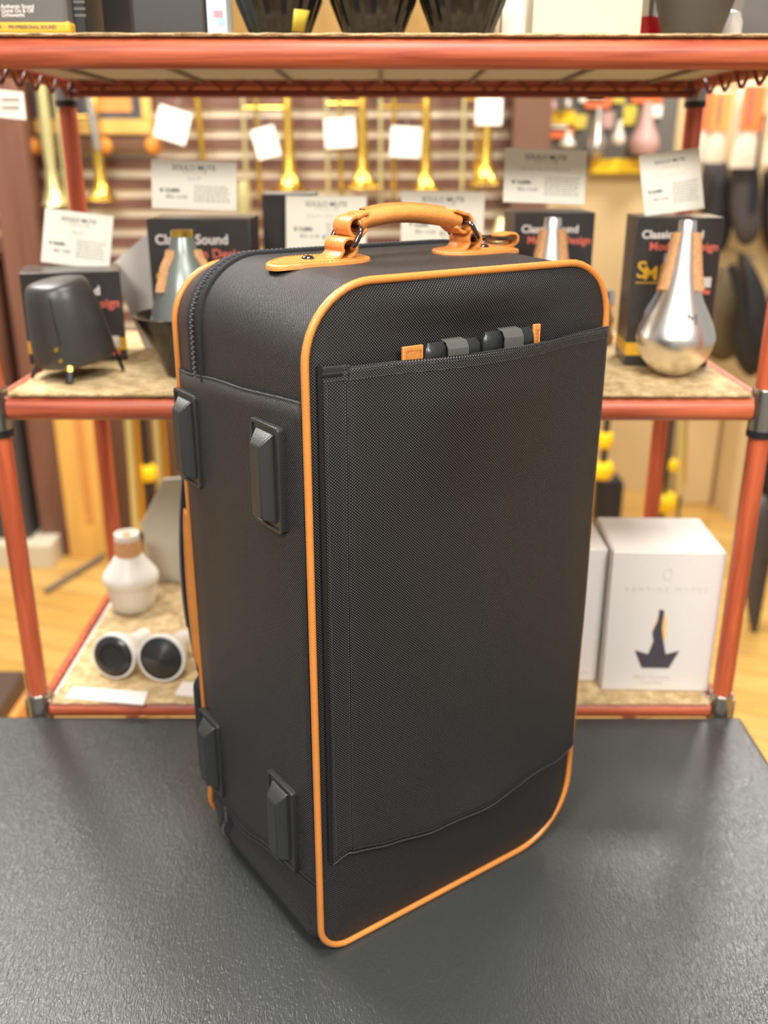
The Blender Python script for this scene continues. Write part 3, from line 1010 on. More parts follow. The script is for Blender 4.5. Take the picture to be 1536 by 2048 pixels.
def carton(name, label, cat, org, rz, w_, h_, d_, m, group=None, gold=None, bevel=0.0012):
    t = thing(name, label, cat, org, rz, group)
    MB().box((w_/2, d_/2, h_/2), (w_, d_, h_)).build('carton', m, t, bevel=bevel)
    return t


def front_rect(t, name, m, x0, x1, z0, z1, y=-0.0004, label=None):
    o = MB().box(((x0+x1)/2, y, (z0+z1)/2), (x1-x0, 0.0008, z1-z0)).build(name, m, t, smooth=False)
    if label: o['label'] = label
    return o


def sm_logo(t, x, z, s):
    """gold S M monogram over a short rule"""
    writing('S', 1.15*s, M['gold_ink'], t, T((x-0.26*s, -0.0004, z+0.46*s)) @ STAND, bold=0.0003)
    writing('M', 0.92*s, M['gold_ink'], t, T((x+0.18*s, -0.0003, z+0.30*s)) @ STAND, bold=0.0004)
    o = MB().box((0.02*s, -0.0004, -0.13*s), (1.10*s, 0.0006, 0.05*s)).build('rule', M['gold_ink'], t, smooth=False)
    o.location = (x, 0, z)
    return o


def mute_carton(label, org, rz, w_, h_, d_, logo=True, pic=False, tx=0.07):
    t = carton('mute_carton', label, 'carton', org, rz, w_, h_, d_, M['card_black'], 'black printed mute cartons on the middle shelf')
    writing('Classic Sound', w_*0.128, M['white_ink'], t, T((w_*tx, -0.0003, h_-w_*0.20)) @ STAND, bold=0.0004, align='LEFT')
    writing('Modern Design', w_*0.128, M['salmon'], t, T((w_*0.97, -0.0003, h_-w_*0.335)) @ STAND, bold=0.0004, align='RIGHT')
    if logo: sm_logo(t, w_*0.17, h_-w_*0.72, w_*0.24)
    o = MB().box((w_/2, d_/2, 0.024), (w_+0.0008, d_+0.0008, 0.018)).build('stripe', M['carton_gold'], t, smooth=False)
    o['label'] = 'gold stripe round the foot'
    front_rect(t, 'print', M['white_ink'], w_*0.80, w_*0.93, h_-w_*0.80, h_-w_*0.68)
    front_rect(t, 'print', M['salmon'], w_*0.80, w_*0.93, h_-w_*0.88, h_-w_*0.83)
    return t


ZM = MATZ['mid']+0.0006
# --- left small carton
o_, rz, w_, h_ = px_box((61, 729), (256, 719), (40, 547), ZM, 0.1)
box_a = mute_carton('black printed mute carton at the left end, behind the black bucket mute', o_, rz, w_, h_, 0.10)
A_ORG, A_RZ, A_W, A_H = o_, rz, w_, h_
# --- second carton behind the grey-green mute
o_ = at(303, 437, Y=1.40); o_.z = ZM
c_ = at(292, 437, Y=1.40); h_ = c_.z-ZM
w_ = (at(499, 437, Y=1.40)-c_).x
box_b = mute_carton('black printed mute carton behind the grey-green cup mute', Vector((c_.x, 1.40, ZM)), 0.0, w_, h_, 0.10)
B_X, B_W, B_H = c_.x, w_, h_
# --- plain dark carton behind the second price card
c_ = at(523, 388, Y=1.50); w_ = (at(628, 388, Y=1.50)-c_).x
t = carton('plain_carton', 'plain charcoal carton standing behind the case handle, left of it', 'carton', Vector((c_.x, 1.50, ZM)), 0.0, w_, c_.z-ZM, 0.10, M['card_grey'])
front_rect(t, 'front_sheet', M['card_black'], 0.001, w_-0.001, 0.002, c_.z-ZM-0.002)
# --- carton right of the handle
c_ = at(1030, 425, Y=1.43); w_ = (at(1192, 425, Y=1.43)-c_).x
box_d = mute_carton('black printed mute carton just right of the case handle, silver mute before it', Vector((c_.x, 1.43, ZM)), 0.02, w_, c_.z-ZM, 0.11, logo=False, tx=0.09)
D_X, D_W, D_H = c_.x, w_, c_.z-ZM
# --- right carton
c0 = at(1248, 731, z=ZM)
c_ = at(1263, 434, Y=c0.y); w_ = (at(1434, 434, Y=c0.y)-c_).x
E_ORG = Vector((c0.x, c0.y, ZM)); E_H = c_.z-ZM; E_W = w_*1.0
box_e = mute_carton('black printed mute carton at the right, behind the big silver mute', E_ORG, -0.07, E_W, E_H, 0.085)
pk_px = lambda pts: [((at(x, y, Y=E_ORG.y)-E_ORG).x, (at(x, y, Y=E_ORG.y)-E_ORG).z) for x, y in pts]
MB().prism(pk_px([(1328, 506), (1338, 506), (1344, 560), (1338, 645), (1284, 645), (1290, 620), (1318, 575)]), -0.0009, 0).build('printed_mute', M['print_grey'], box_e, smooth=False)
MB().prism(pk_px([(1321, 530), (1329, 524), (1323, 585), (1311, 582)]), -0.0013, 0).build('printed_cork', M['brownmute'], box_e, smooth=False)

# --- price cards
def px_card(label, corners, writing_kind, Yb, lean=0.012, m=None, group='price cards on the middle shelf', stand=False, th=0.0016):
    tl, tr, br, bl = corners
    def dep(Y): return Y
    BL, BR = at(*bl, Y=Yb), at(*br, Y=Yb)
    TL, TR = at(*tl, Y=Yb+lean), at(*tr, Y=Yb+lean)
    xa = ((BR-BL)+(TR-TL)).normalized()
    ya = ((TL-BL)+(TR-BR)); ya = (ya-xa*ya.dot(xa)).normalized()
    w_ = ((BR-BL).length+(TR-TL).length)/2
    h_ = ((TL-BL).length+(TR-BR).length)/2
    c = (BL+BR+TL+TR)/4
    za = xa.cross(ya)
    M4 = Matrix((xa, ya, za)).transposed().to_4x4(); M4.translation = c-ya*(h_/2)
    t = bpy.data.objects.new('price_card', None); COL.objects.link(t); t.matrix_world = M4; t.empty_display_size = 0.02
    tag(t, label, 'price card', group)
    MB().box((0, h_/2, -th/2), (w_, h_, th)).build('card', m or M['paper'], t, smooth=False)
    k = w_
    put = lambda s, size, x, y, mm, al='CENTER', bold=0.0: writing(s, size, mm, t, T((x, y, 0.0001)), align=al, bold=bold)
    put('SOULO MUTE', k*0.083, 0, h_*0.845, M['ink'], bold=0.00005)
    sub = {0: [('TRUMPET', 0.045, 0.75), ('', 0, 0)]}
    put('トランペット用', k*0.042, 0, h_*0.755, M['ink_faint'])
    put(writing_kind[0], k*0.055, 0, h_*0.62, M['ink_faint'])
    put(writing_kind[1], k*0.062, -k*0.40, h_*0.375, M['ink'], 'LEFT', 0.0003)
    put(writing_kind[2], k*0.050, -k*0.33, h_*0.245, M['ink'], 'LEFT')
    b = MB()
    rnd = random.Random(len(label)*7)
    for i in range(8):
        x = 0.0
        y = h_*(0.48-0.045*i)
        while x < k*0.41:
            l = rnd.uniform(0.015, 0.06)*k
            if x+l > k*0.43: break
            b.box((x+l/2, y, 0.0001), (l, h_*0.018, 0.0002)); x += l+0.012*k
    b.build('small_print', M['ink_faint'], t, smooth=False)
    if stand:
        dz = (BL.z+BR.z)/2-ZM
        if dz > 0.004:
            Mi = M4.inverted()
            p0 = Mi @ Vector(((BL.x+BR.x)/2, Yb+0.004, ZM)); p1 = Mi @ Vector(((BL.x+BR.x)/2, Yb+0.004, (BL.z+BR.z)/2+0.02))
            MB().tube([p0, p1], 0.002, 8).build('stand', M['grey_metal'], t)
            MB().lathe([(0.0, 0), (0.022, 0), (0.022, 0.003), (0.0, 0.004)], 20, M4=Mi @ T((BL.x/2+BR.x/2, Yb+0.004, ZM))).build('base', M['grey_metal'], t)
    return t


za = ZM+A_H
Ya = at(145, 532, z=za).y
px_card('white price card leaning crooked on the left end carton', [(95, 418), (232, 432), (213, 541), (77, 521)], ('カップ', '¥ 18,000-', '税込 19,800'), Ya, 0.02)
px_card('cream price card standing level on the carton behind the cup mute', [(303, 318), (472, 324), (474, 421), (303, 416)], ('カップ', '¥ 15,000-', '税込 16,500'), 1.425, 0.01)
px_card('cream price card before the plain charcoal carton, left of the handle', [(578, 392), (736, 393), (730, 500), (566, 497)], ('コッパー ストレート', '¥ 13,800-', '税込 15,180'), 1.475, 0.012, stand=True)
px_card('cream price card seen through the carry handle arch', [(807, 381), (971, 384), (965, 492), (798, 490)], ('ストレート アルミ', '¥ 13,000-', '税込 14,300'), 1.50, 0.012, stand=True, th=0.004)
px_card('cream price card tilted on the carton right of the handle', [(1014, 297), (1178, 300), (1165, 411), (1003, 402)], ('ストレート ハイブリッド', '¥ 14,000-', '税込 15,400'), 1.452, 0.02)
lc = px_card('laminated price card leaning back on the right end carton', [(1270, 312), (1392, 297), (1415, 414), (1297, 432)], ('ウォームストレート', '¥ 12,000-', '税込 13,200'), c0.y+0.030, 0.02, m=M['laminate'])

# --- bucket mute (black, clip on) at the left
p0 = at(150, 752, z=ZM)
k = 1/ppm((p0.x, p0.y, ZM+0.08))
bm_ = thing('bucket_mute', 'matt black bucket mute on clip legs at the left end', 'mute', (p0.x+0.002, p0.y+0.008, ZM))
Mt = T((0.0, 0, 0.024)) @ R(math.radians(-7), 'Y') @ R(math.radians(6), 'X') @ Matrix.Scale(0.87, 4)
prof = [(0.0, 0.006), (0.052, 0.004), (0.0605, 0.0), (0.0625, 0.004), (0.0618, 0.018), (0.0575, 0.06), (0.0515, 0.098), (0.047, 0.113), (0.043, 0.119), (0.034, 0.1215), (0.0, 0.1215)]
MB().lathe(prof, 48, M4=Mt).build('bowl', M['mute_black'], bm_, angle=60)
def on_bowl(a, z):
    r = interp([(0, 0.0612), (0.018, 0.0618), (0.06, 0.0575), (0.098, 0.0515), (0.113, 0.047)], z)+0.0003
    return Mt @ Vector((r*cos(a), r*sin(a), z))
MB().tube([on_bowl(-PI/2+0.05, 0.106-0.07*k_/12) for k_ in range(13)], 0.0008, 6).build('seam', M['black'], bm_)
for a, z_ in ((-PI/2-0.08, 0.031), (-PI/2-0.04, 0.014)):
    MB().lathe([(0.0, 0.0016), (0.0028, 0.0014), (0.0036, 0.0), (0.0036, -0.002)], 14, M4=T(on_bowl(a, z_)) @ R(PI/2, 'X')).build('stud', M['brass'], bm_)
for a, mm in ((-PI/2+0.12, 'brass'), (0.30, 'black'), (-2.6, 'black'), (2.0, 'black')):
    p = on_bowl(a, 0.004); d = Vector((cos(a), sin(a), 0))
    foot_p = Vector((p.x+d.x*0.008, p.y+d.y*0.008, 0.003))
    mid_ = Vector((p.x+d.x*0.002, p.y+d.y*0.002, p.z*0.62+0.002))
    lg = MB().tube([p-d*0.002+Vector((0, 0, 0.004)), mid_], 0.0016, 8, r2=0.005, up=(d.x, d.y, 0.01)).build('clip', M[mm], bm_)
    MB().tube([mid_, foot_p], 0.0026, 8, r2=0.0052, up=(d.x, d.y, 0.01)).build('clip_pad', M['black'], lg)

# --- aluminium straight mutes
def silver_mute(label, loc, height, rz=0.0):
    t = thing('straight_mute', label, 'mute', loc, rz, 'silver straight mutes on the middle shelf')
    s = height/0.205
    P_ = [(0.0, 0.0), (0.011, 0.0), (0.012, 0.002), (0.020, 0.004), (0.033, 0.0125), (0.043, 0.024), (0.0495, 0.038), (0.0525, 0.052), (0.0515, 0.058), (0.048, 0.070), (0.040, 0.086), (0.032, 0.101),
          (0.0265, 0.115), (0.0225, 0.131), (0.019, 0.150), (0.0155, 0.172), (0.0125, 0.192), (0.0112, 0.204), (0.0106, 0.205), (0.0098, 0.200), (0.0, 0.198)]
    MB().lathe([(r*s, z_*s) for r, z_ in P_], 56, mi=0).build('body', M['alu'], t, angle=50)
    R_ = [(z_, r) for r, z_ in P_[3:18]]
    for i in range(3):
        a = -PI/2+0.80+i*2*PI/3
        P = []
        for j in range(10):
            z_ = 0.118+(0.190-0.118)*j/9
            r = interp(R_, z_)
            row = []
            for da, h in ((-1, -0.001), (-1, 0.005), (-0.5, 0.0062), (0.5, 0.0062), (1, 0.005), (1, -0.001)):
                wv = 0.0068
                x, y = (r+h), wv*da
                row.append(((x*cos(a)-y*sin(a))*s, (x*sin(a)+y*cos(a))*s, z_*s))
            P.append(row)
        b = MB().grid(P); b.add(P[0], [(0, 1, 2, 3, 4, 5)]); b.add(P[-1], [(0, 1, 2, 3, 4, 5)])
        b.build('cork_strip', M['cork'], t, angle=30)
    return t


pb = at(1345, 752, z=ZM); pb.y += 0.006
hs = at(1379, 441, Y=pb.y).z-ZM
sm = silver_mute('big brushed aluminium pear shaped straight mute at the right front', (pb.x, pb.y, ZM), hs, 0.0)
Mw = T((0.0, -0.0405*hs/0.205, 0.083*hs/0.205)) @ R(math.radians(32), 'X').inverted() @ STAND
writing('SM', 0.021, M['ink'], sm, T((0.002, -0.0425*hs/0.205, 0.083*hs/0.205)) @ R(math.radians(-32), 'X') @ STAND, name='engraving', bold=0.0)
yy = 1.345
p2 = at(1106, 444, Y=yy)
dup(sm, (p2.x, yy, ZM), 0.12, 'silver straight mute with cork strips rising behind the case, right of its handle')
# --- cup mute
yy = 1.300
pt = at(357, 460, Y=yy)
hcm = pt.z-ZM
cm = thing('cup_mute', 'black cup mute with grey-green stem and cork strips, half behind the case', 'mute', (pt.x+0.004, yy, ZM))
prof = [(0.0, 0.0), (0.034, 0.0), (0.036, 0.004), (0.046, 0.030), (0.060, 0.058), (0.072, 0.078), (0.0735, 0.082), (0.070, 0.0825), (0.054, 0.068), (0.0, 0.060)]
MB().lathe(prof, 48).build('cup', M['gloss_black'], cm, angle=50)
MB().lathe([(0.052, 0.064), (0.048, 0.084), (0.040, 0.110), (0.030, 0.145), (0.0205, hcm*0.83), (0.0145, hcm-0.008), (0.0, hcm-0.008)], 40).build('stem', M['mute_teal'], cm)
MB().lathe([(0.0, hcm-0.0085), (0.0148, hcm-0.0085), (0.0148, hcm-0.001), (0.0135, hcm), (0.011, hcm-0.001), (0.0, hcm-0.002)], 32).build('rim', M['brass'], cm)
for i in range(3):
    a = -PI/2-0.75+i*2*PI/3
    P = []
    for j in range(8):
        z_ = hcm*0.60+(hcm*0.27)*j/7; r = interp([(0.110, 0.040), (0.145, 0.030), (hcm*0.83, 0.0205), (hcm-0.008, 0.0145)], z_)
        P.append([((r+h)*cos(a)-y*sin(a), (r+h)*sin(a)+y*cos(a), z_) for y, h in ((-0.006, -0.001), (-0.006, 0.005), (0.006, 0.005), (0.006, -0.001))])
    b = MB().grid(P); b.add(P[0], [(0, 1, 2, 3)]); b.add(P[-1], [(0, 1, 2, 3)]); b.build('cork_strip', M['cork'], cm, angle=30)
# --- brown mute peeping out behind the case's right edge
pw = at(1207, 692, z=ZM)
wm = thing('wooden_mute', 'small brown wooden mute half hidden by the case right edge', 'mute', (pw.x, pw.y+0.03, ZM))
MB().lathe([(0.0, 0), (0.019, 0), (0.022, 0.006), (0.021, 0.012), (0.0165, 0.022), (0.0185, 0.030), (0.0205, 0.038), (0.015, 0.048), (0.013, 0.058), (0.0, 0.058)], 28).build('body', M['brownmute'], wm)
MB().lathe([(0.0, 0.0575), (0.016, 0.0575), (0.0175, 0.062), (0.0175, 0.080), (0.015, 0.084), (0.0, 0.084)], 28).build('cap', M['silver'], wm)
# --- white folded sheet between the cartons
ws = [at(222, 530, Y=1.48), at(292, 458, Y=1.48), at(303, 600, Y=1.48), at(282, 606, Y=1.48)]
xs_ = [(p.x, p.z) for p in ws]
b = MB().prism([xs_[0], (xs_[3][0], ZM), (xs_[2][0]+0.02, ZM), (xs_[1][0]+0.01, xs_[1][1])][::-1], 1.478, 1.484)
tag(b.build('white_sheet', M['white_carton'], smooth=False), 'white folded board standing between the two left cartons', 'board')

# ================================================================== LOWER SHELF
ZL = MATZ['low']+0.0006
pw = at(262, 1222, z=ZL); pw.y += 0.02
s = 1/ppm((pw.x, pw.y, ZL+0.06))
hw_ = at(257, 1066, Y=pw.y).z-ZL
t = thing('practice_mute', 'white mute with a cork collar standing upright on the lowest shelf', 'mute', (pw.x, pw.y, ZL))
kz = hw_/0.125
MB().lathe([(0, 0), (0.0335, 0), (0.0365, 0.003), (0.0390, 0.020), (0.0428, 0.045), (0.0436, 0.0475), (0.0466, 0.0495), (0.0474, 0.053), (0.0474, 0.060), (0.0450, 0.066), (0.036, 0.078), (0.028, 0.090), (0.0235, 0.098), (0.0205, 0.101), (0.0, 0.101)], 44).build('body', M['white_mute'], t, angle=60)
MB().lathe([(0.0, 0.099), (0.0225, 0.099), (0.0228, 0.104), (0.0215, hw_-0.010), (0.0, hw_-0.010)], 36).build('cork_collar', M['cork'], t)
MB().lathe([(0.0205, hw_-0.0105), (0.0212, hw_-0.010), (0.0208, hw_), (0.0180, hw_), (0.0160, hw_-0.006), (0.0, hw_-0.006)], 36).build('neck', M['white_mute'], t)
MB().lathe([(0.0, hw_-0.0058), (0.008, hw_-0.0058), (0.008, hw_-0.004), (0, hw_-0.003)], 20).build('stud', M['brass'], t)


def lying_mute(cpx, rpx, label, yaw, cone):
    r = rpx/ppm(at(cpx[0], cpx[1], z=ZL+0.03))
    p = at(cpx[0], cpx[1]+rpx*0.88, z=ZL)
    a = math.asin(min(0.9, (r-0.010)/0.125))*0.0
    t = thing('straight_mute', label, 'mute', (p.x, p.y, ZL), 0.0, 'white straight mutes lying on the lowest shelf')
    Mx = T((0, 0, r+0.0005)) @ R(yaw, 'Z') @ R(-PI/2, 'X') @ R(-0.17, 'X')
    MB().lathe([(r*0.90, 0.0), (r*0.97, 0.0), (r, 0.003), (r, 0.008), (r*0.92, 0.018), (r*0.66, 0.040), (r*0.44, 0.062), (0.0140, 0.082), (0.0135, 0.100), (0.0, 0.100)], 40, M4=Mx, cap=False).build('body', M['white_mute'], t, angle=60)
    if cone: pr = [(0.0, -0.012), (0.003, -0.0115), (r*0.55, -0.002), (r*0.90, 0.002), (r*0.91, 0.004)]
    else: pr = [(0.0, 0.0015), (r*0.55, 0.001), (r*0.60, -0.003), (r*0.88, -0.001), (r*0.92, 0.003)]
    MB().lathe(pr, 40, M4=Mx, cap=False).build('end_cap', M['dark_cone'], t, angle=60)
    return t


lying_mute((231, 1314), 47, 'white mute lying with its flat black end forward, left of the pair', -0.24, False)
lying_mute((326, 1318), 49, 'white mute lying with its pointed black end forward, right of the pair', -0.14, True)


def paper_flat(name, label, pts, m):
    q = [at(x, y, z=ZL+0.0006) for x, y in pts]
    b = MB()
    vs = [(p.x, p.y, ZL) for p in q]+[(p.x, p.y, ZL+0.0012) for p in q]
    b.add(vs, [(0, 1, 2, 3), (7, 6, 5, 4), (0, 4, 5, 1), (1, 5, 6, 2), (2, 6, 7, 3), (3, 7, 4, 0)])
    return tag(b.build(name, m, smooth=False), label, 'label')


paper_flat('paper_label', 'white paper label lying flat before the left lying mute', [(147, 1374), (296, 1384), (287, 1410), (130, 1396)], M['white_carton'])
paper_flat('paper_label', 'white paper label lying half behind the case left edge', [(364, 1364), (440, 1369), (430, 1398), (350, 1390)], M['white_carton'])
# grey board and white box at the back left of the lowest shelf
g = [at(283, 1046, Y=1.60), at(326, 958, Y=1.60), at(420, 950, Y=1.60), at(420, 1120, Y=1.60), at(296, 1124, Y=1.60)]
zz0 = ZL
b = MB().prism([(g[0].x, g[0].z), (g[4].x+0.004, zz0), (g[3].x, zz0), (g[2].x, g[2].z), (g[1].x, g[1].z)], 1.597, 1.606)
tag(b.build('grey_board', M['grey_board'], smooth=False, bevel=0.002), 'grey slanted board at the back of the lowest shelf', 'board')
p = at(318, 1162, z=ZL)
carton('small_box', 'small flat white box at the back left of the lowest shelf, behind the upright mute', 'box', (p.x+0.003, p.y, ZL), 0.0, 0.10, 0.022, 0.045, M['white_carton'])

# white mute boxes at the right
ZR = ZL
a_, c_ = at(1202, 1380, z=ZR), at(1416, 1383, z=ZR)
rz = math.atan2(c_.y-a_.y, c_.x-a_.x); w_ = (c_-a_).length
h_ = at(1221, 1104, Y=a_.y).z-ZR
dpt = 0.135
t = thing('white_box', 'white printed mute box standing at the right of the lowest shelf, cup mute pictured', 'box', a_, rz, 'white mute boxes')
MB().box((w_/2, dpt/2, h_/2), (w_, dpt, h_)).build('carton', M['white_carton'], t, bevel=0.0015)
MB().box((w_/2, dpt/2, h_+0.0006), (w_-0.004, dpt-0.004, 0.0012)).build('lid_flap', M['white_carton'], t, bevel=0.0005)
writing('REMTINE MUTES', w_*0.062, M['ink_box'], t, T((w_*0.50, -0.0003, h_*0.745)) @ STAND, spacing=1.75)
writing('Bb/C Trumpet', w_*0.058, M['ink_box'], t, T((w_*0.46, -0.0003, h_*0.105)) @ STAND)
writing('Cup Mute', w_*0.052, M['ink_box'], t, T((w_*0.46, -0.0003, h_*0.066)) @ STAND)
MB().tube([(w_*0.5+0.006*cos(a), -0.0002, h_*0.855+0.009*sin(a)) for a in [2*PI*k/24 for k in range(24)]], 0.0006, 5, closed=True).build('emblem', M['ink_box'], t)
pic = MB()
pic.prism([(-0.026, 0.0), (0.026, 0.0), (0.042, 0.030), (0.018, 0.024), (-0.018, 0.024), (-0.042, 0.030)], -0.0008, 0, M4=T((w_*0.48, 0, h_*0.175)) @ Matrix.Diagonal((0.76, 1, 0.95, 1)))
pic.prism([(-0.016, 0.024), (0.017, 0.024), (0.009, 0.050), (0.004, 0.070), (0.005, 0.098), (-0.004, 0.100), (-0.005, 0.082), (-0.013, 0.062), (-0.009, 0.046)], -0.0009, 0, M4=T((w_*0.48, 0, h_*0.175)) @ Matrix.Diagonal((0.76, 1, 0.95, 1)))
pic.build('printed_mute', M['violet_black'], t, smooth=False)
pic = MB()
pic.prism([(0.004, 0.048), (0.014, 0.050), (0.012, 0.085), (0.006, 0.092)], -0.0007, 0, M4=T((w_*0.48, 0, h_*0.175)) @ Matrix.Diagonal((0.76, 1, 0.95, 1)))
pic.prism([(-0.013, 0.060), (-0.009, 0.082), (-0.005, 0.088), (-0.006, 0.07)], -0.0006, 0, M4=T((w_*0.48, 0, h_*0.175)) @ Matrix.Diagonal((0.76, 1, 0.95, 1)))
pic.build('printed_cork', M['print_tan'], t, smooth=False)
q = at(1192, 1362, z=ZR)
t2 = thing('white_box', 'second white mute box mostly hidden behind the case right edge', 'box', (q.x-w_, q.y, ZR), 0.0, 'white mute boxes')
MB().box((w_/2, dpt/2, h_/2*0.97), (w_, dpt, h_*0.97)).build('carton', M['white_carton'], t2, bevel=0.0015)
writing('Cup Mute', w_*0.052, M['ink_box'], t2, T((w_*0.80, -0.0003, h_*0.066)) @ STAND)

# ================================================================== TOP SHELF
ZU = MATZ['up']+0.0006
YU = 1.215
X = lambda px, Y=YU: at(px, 40, Y=Y).x
# striped carton at the left
x1 = X(119); w_ = 0.105; hU = 0.16
t = thing('striped_carton', 'charcoal carton with a yellow foot stripe at the left end of the top shelf', 'carton', (x1-w_, YU, ZU), 0.0)
MB().box((w_/2+0.005, 0.06, hU/2), (w_+0.01, 0.12, hU)).build('carton', M['card_grey'], t, bevel=0.005, seg=3)
o = MB().box((w_/2+0.0055, 0.06, 0.0075), (w_+0.0118, 0.1212, 0.014)).build('stripe', M['carton_gold'], t, bevel=0.004, seg=3); o['label'] = 'yellow foot stripe'
z1 = at(20, 13, Y=YU).z-ZU
for i, s_ in enumerate(('Authentic Sound', 'Quick On & Off', 'Lightweight')):
    writing(s_, 0.0056, M['white_ink'], t, T((X(5)-(x1-w_), -0.0003, z1-i*0.0044)) @ STAND, align='LEFT', bold=0.0001)
writing('MUTES', 0.013, M['white_ink'], t, T((X(5)-(x1-w_), -0.0003, z1+0.0115)) @ STAND, align='LEFT', bold=0.0003)
writing('ON THE CHOPS  •  PROFESSIONAL SOUND', 0.0052, M['ink'], t, T((X(112)-(x1-w_), -0.0010, 0.0075)) @ STAND, align='RIGHT', bold=0.0001)
# black carton with small print standing behind it
xa_, xb_ = X(141, YU+0.03), X(178, YU+0.03)
t = carton('narrow_carton', 'narrow black carton with grey small print beside the striped carton', 'carton', (xa_+0.004, YU+0.02, ZU), 0.0, xb_-xa_-0.005, 0.16, 0.10, M['black'])
b = MB()
for i in range(9):
    b.box(((xb_-xa_)*0.5, -0.0003, 0.022+i*0.007), ((xb_-xa_)*0.62, 0.0005, 0.0026), M4=R(0.0, 'Y'))
b.build('small_print', M['card_grey'], t, smooth=False)
# glossy black box turned corner-on
xc = X(262)
t = thing('black_box', 'tall satin black box turned corner forward on the top shelf', 'box', (xc, YU+0.004, ZU), math.radians(-14))
wl = (X(262)-X(183))/cos(math.radians(50))*0.72; wr = (X(405)-X(262))
rl_ = math.radians(52)
poly = [(0, 0), (wr/cos(math.radians(14)), 0.0), (wr*0.98, 0.10), (-0.03, 0.11), (-(X(262)-X(183)), 0.045)]
b = MB(); n = len(poly)
vs = [(x, y, 0) for x, y in poly]+[(x, y, 0.18) for x, y in poly]
b.add(vs, [tuple(range(n))[::-1], tuple(range(n, 2*n))]+[(i, (i+1) % n, (i+1) % n+n, i+n) for i in range(n)])
b.build('carton', M['mute_black'], t, bevel=0.003, seg=3)
t.rotation_euler = (0, 0, 0)
# pale packet
xa_, xb_ = X(412), X(452)
t = carton('packet', 'slim pale blue and white packet beside the black box', 'packet', (xa_, YU+0.006, ZU), 0.0, xb_-xa_, 0.15, 0.05, M['blue_label'])
front_rect(t, 'mark', M['pinkmark'], 0.008, 0.019, at(430, 27, Y=YU).z-ZU-0.003, at(430, 27, Y=YU).z-ZU+0.004)
front_rect(t, 'mark', M['bluemark'], 0.013, 0.021, at(430, 42, Y=YU).z-ZU-0.004, at(430, 42, Y=YU).z-ZU+0.004)
# kraft carton behind the fluted mutes
xa_, xb_ = at(440, 40, Y=1.36).x, at(984, 40, Y=1.36).x
carton('kraft_carton', 'wide plain kraft carton behind the three black fluted mutes', 'carton', (xa_, 1.36, ZU), 0.0, xb_-xa_, 0.20, 0.20, M['kraft'])
# three fluted black mutes
root = None
for i, (pxc, lab) in enumerate(((560, 'black fluted mute with a yellow sticker, leftmost of three on the top shelf'), (746, 'black fluted mute in the middle of the three on the top shelf'), (924, 'black fluted mute, rightmost of three, beside the cream box'))):
    xx = X(pxc, YU+0.05)
    if root is None:
        root = thing('fluted_mute', lab, 'mute', (xx, YU+0.046, ZU), 0.0, 'black fluted mutes on the top shelf')
        b = MB(); prof = [(0.0, 0.0), (0.0345, 0.0), (0.0352, 0.002), (0.0505, 0.0375), (0.0515, 0.040), (0.0515, 0.046), (0.040, 0.050), (0.026, 0.09), (0.014, 0.13), (0.0, 0.13)]
        n = 44; P = []
        for k in range(n):
            a = 2*PI*k/n
            fl_ = 1.0 if k % 2 else 0.965
            P.append([(r*cos(a)*(fl_ if r > 0.03 else 1), r*sin(a)*(fl_ if r > 0.03 else 1), z_) for r, z_ in prof])
        b.grid(P, True); b.build('bowl', M['gloss_black'], root, angle=10)
        first = root
    else:
        dup(first, (xx, YU+0.046, ZU), 0.1*i, lab)
p = at(622, 35, Y=YU+0.004); r0 = p-Vector((X(560, YU+0.05), YU+0.046, ZU))
ang = math.atan2(r0.y, r0.x)
aa = -0.86
rz_ = 0.0352+0.0233*(r0.z-0.002)/0.058
b = MB(); P = []
for k in range(5):
    a = aa-0.24+0.48*k/4
    P.append([((0.0352+0.0153*(z_-0.002)/0.0355+0.0006)*cos(a), (0.0352+0.0153*(z_-0.002)/0.0355+0.0006)*sin(a), z_) for z_ in (0.005, 0.027)])
b.grid(P); b.build('sticker', M['yellow_tag'], first, solid=0.0006)
# cream boxes
xa_, xb_ = X(1066), X(1285)
t = carton('cream_box', 'large cream box on the top shelf right of the fluted mutes', 'box', (xa_, YU+0.004, ZU), 0.0, xb_-xa_, 0.17, 0.13, M['cream_carton'])
xa_, xb_ = at(1000, 40, Y=1.30).x, at(1062, 40, Y=1.30).x
carton('cream_box', 'narrow cream box set back left of the large cream box', 'box', (xa_, 1.285, ZU), 0.0, xb_-xa_-0.004, 0.17, 0.10, M['paper'])
# red cap, grey cup, white knob
p = Vector((X(1290, 1.30), 1.30, ZU))
t = thing('red_cap', 'bright red bottle peeping out between cream box and grey cup', 'bottle', (p.x+0.012, 1.335, ZU))
MB().lathe([(0.0, 0), (0.022, 0), (0.022, 0.018), (0.015, 0.032), (0.0, 0.034)], 24).build('body', M['red'], t)
MB().lathe([(0.0, 0.033), (0.010, 0.033), (0.010, 0.06), (0.0, 0.06)], 20).build('neck', M['silver'], t)
xx = X(1384, YU+0.05)
MBo = thing('plunger_cup', 'matt grey tapered cup mute at the right of the top shelf', 'mute', (xx, YU+0.046, ZU))
MB().lathe([(0.0, 0), (0.0315, 0), (0.033, 0.002), (0.048, 0.050), (0.058, 0.085), (0.0565, 0.088), (0.045, 0.075), (0.0, 0.07)], 44).build('bowl', M['grey_cup'], MBo)
xx = X(1462, 1.30)
b = MB().lathe([(0.0, 0), (0.012, 0), (0.014, 0.012), (0.014, 0.024), (0.010, 0.034), (0.0, 0.037)], 24)
o = b.build('small_mute', M['white_mute']); o.location = (xx, 1.30, ZU); tag(o, 'small white rounded mute end behind the grey cup', 'mute')
xa_ = at(1482, 40, Y=1.42).x
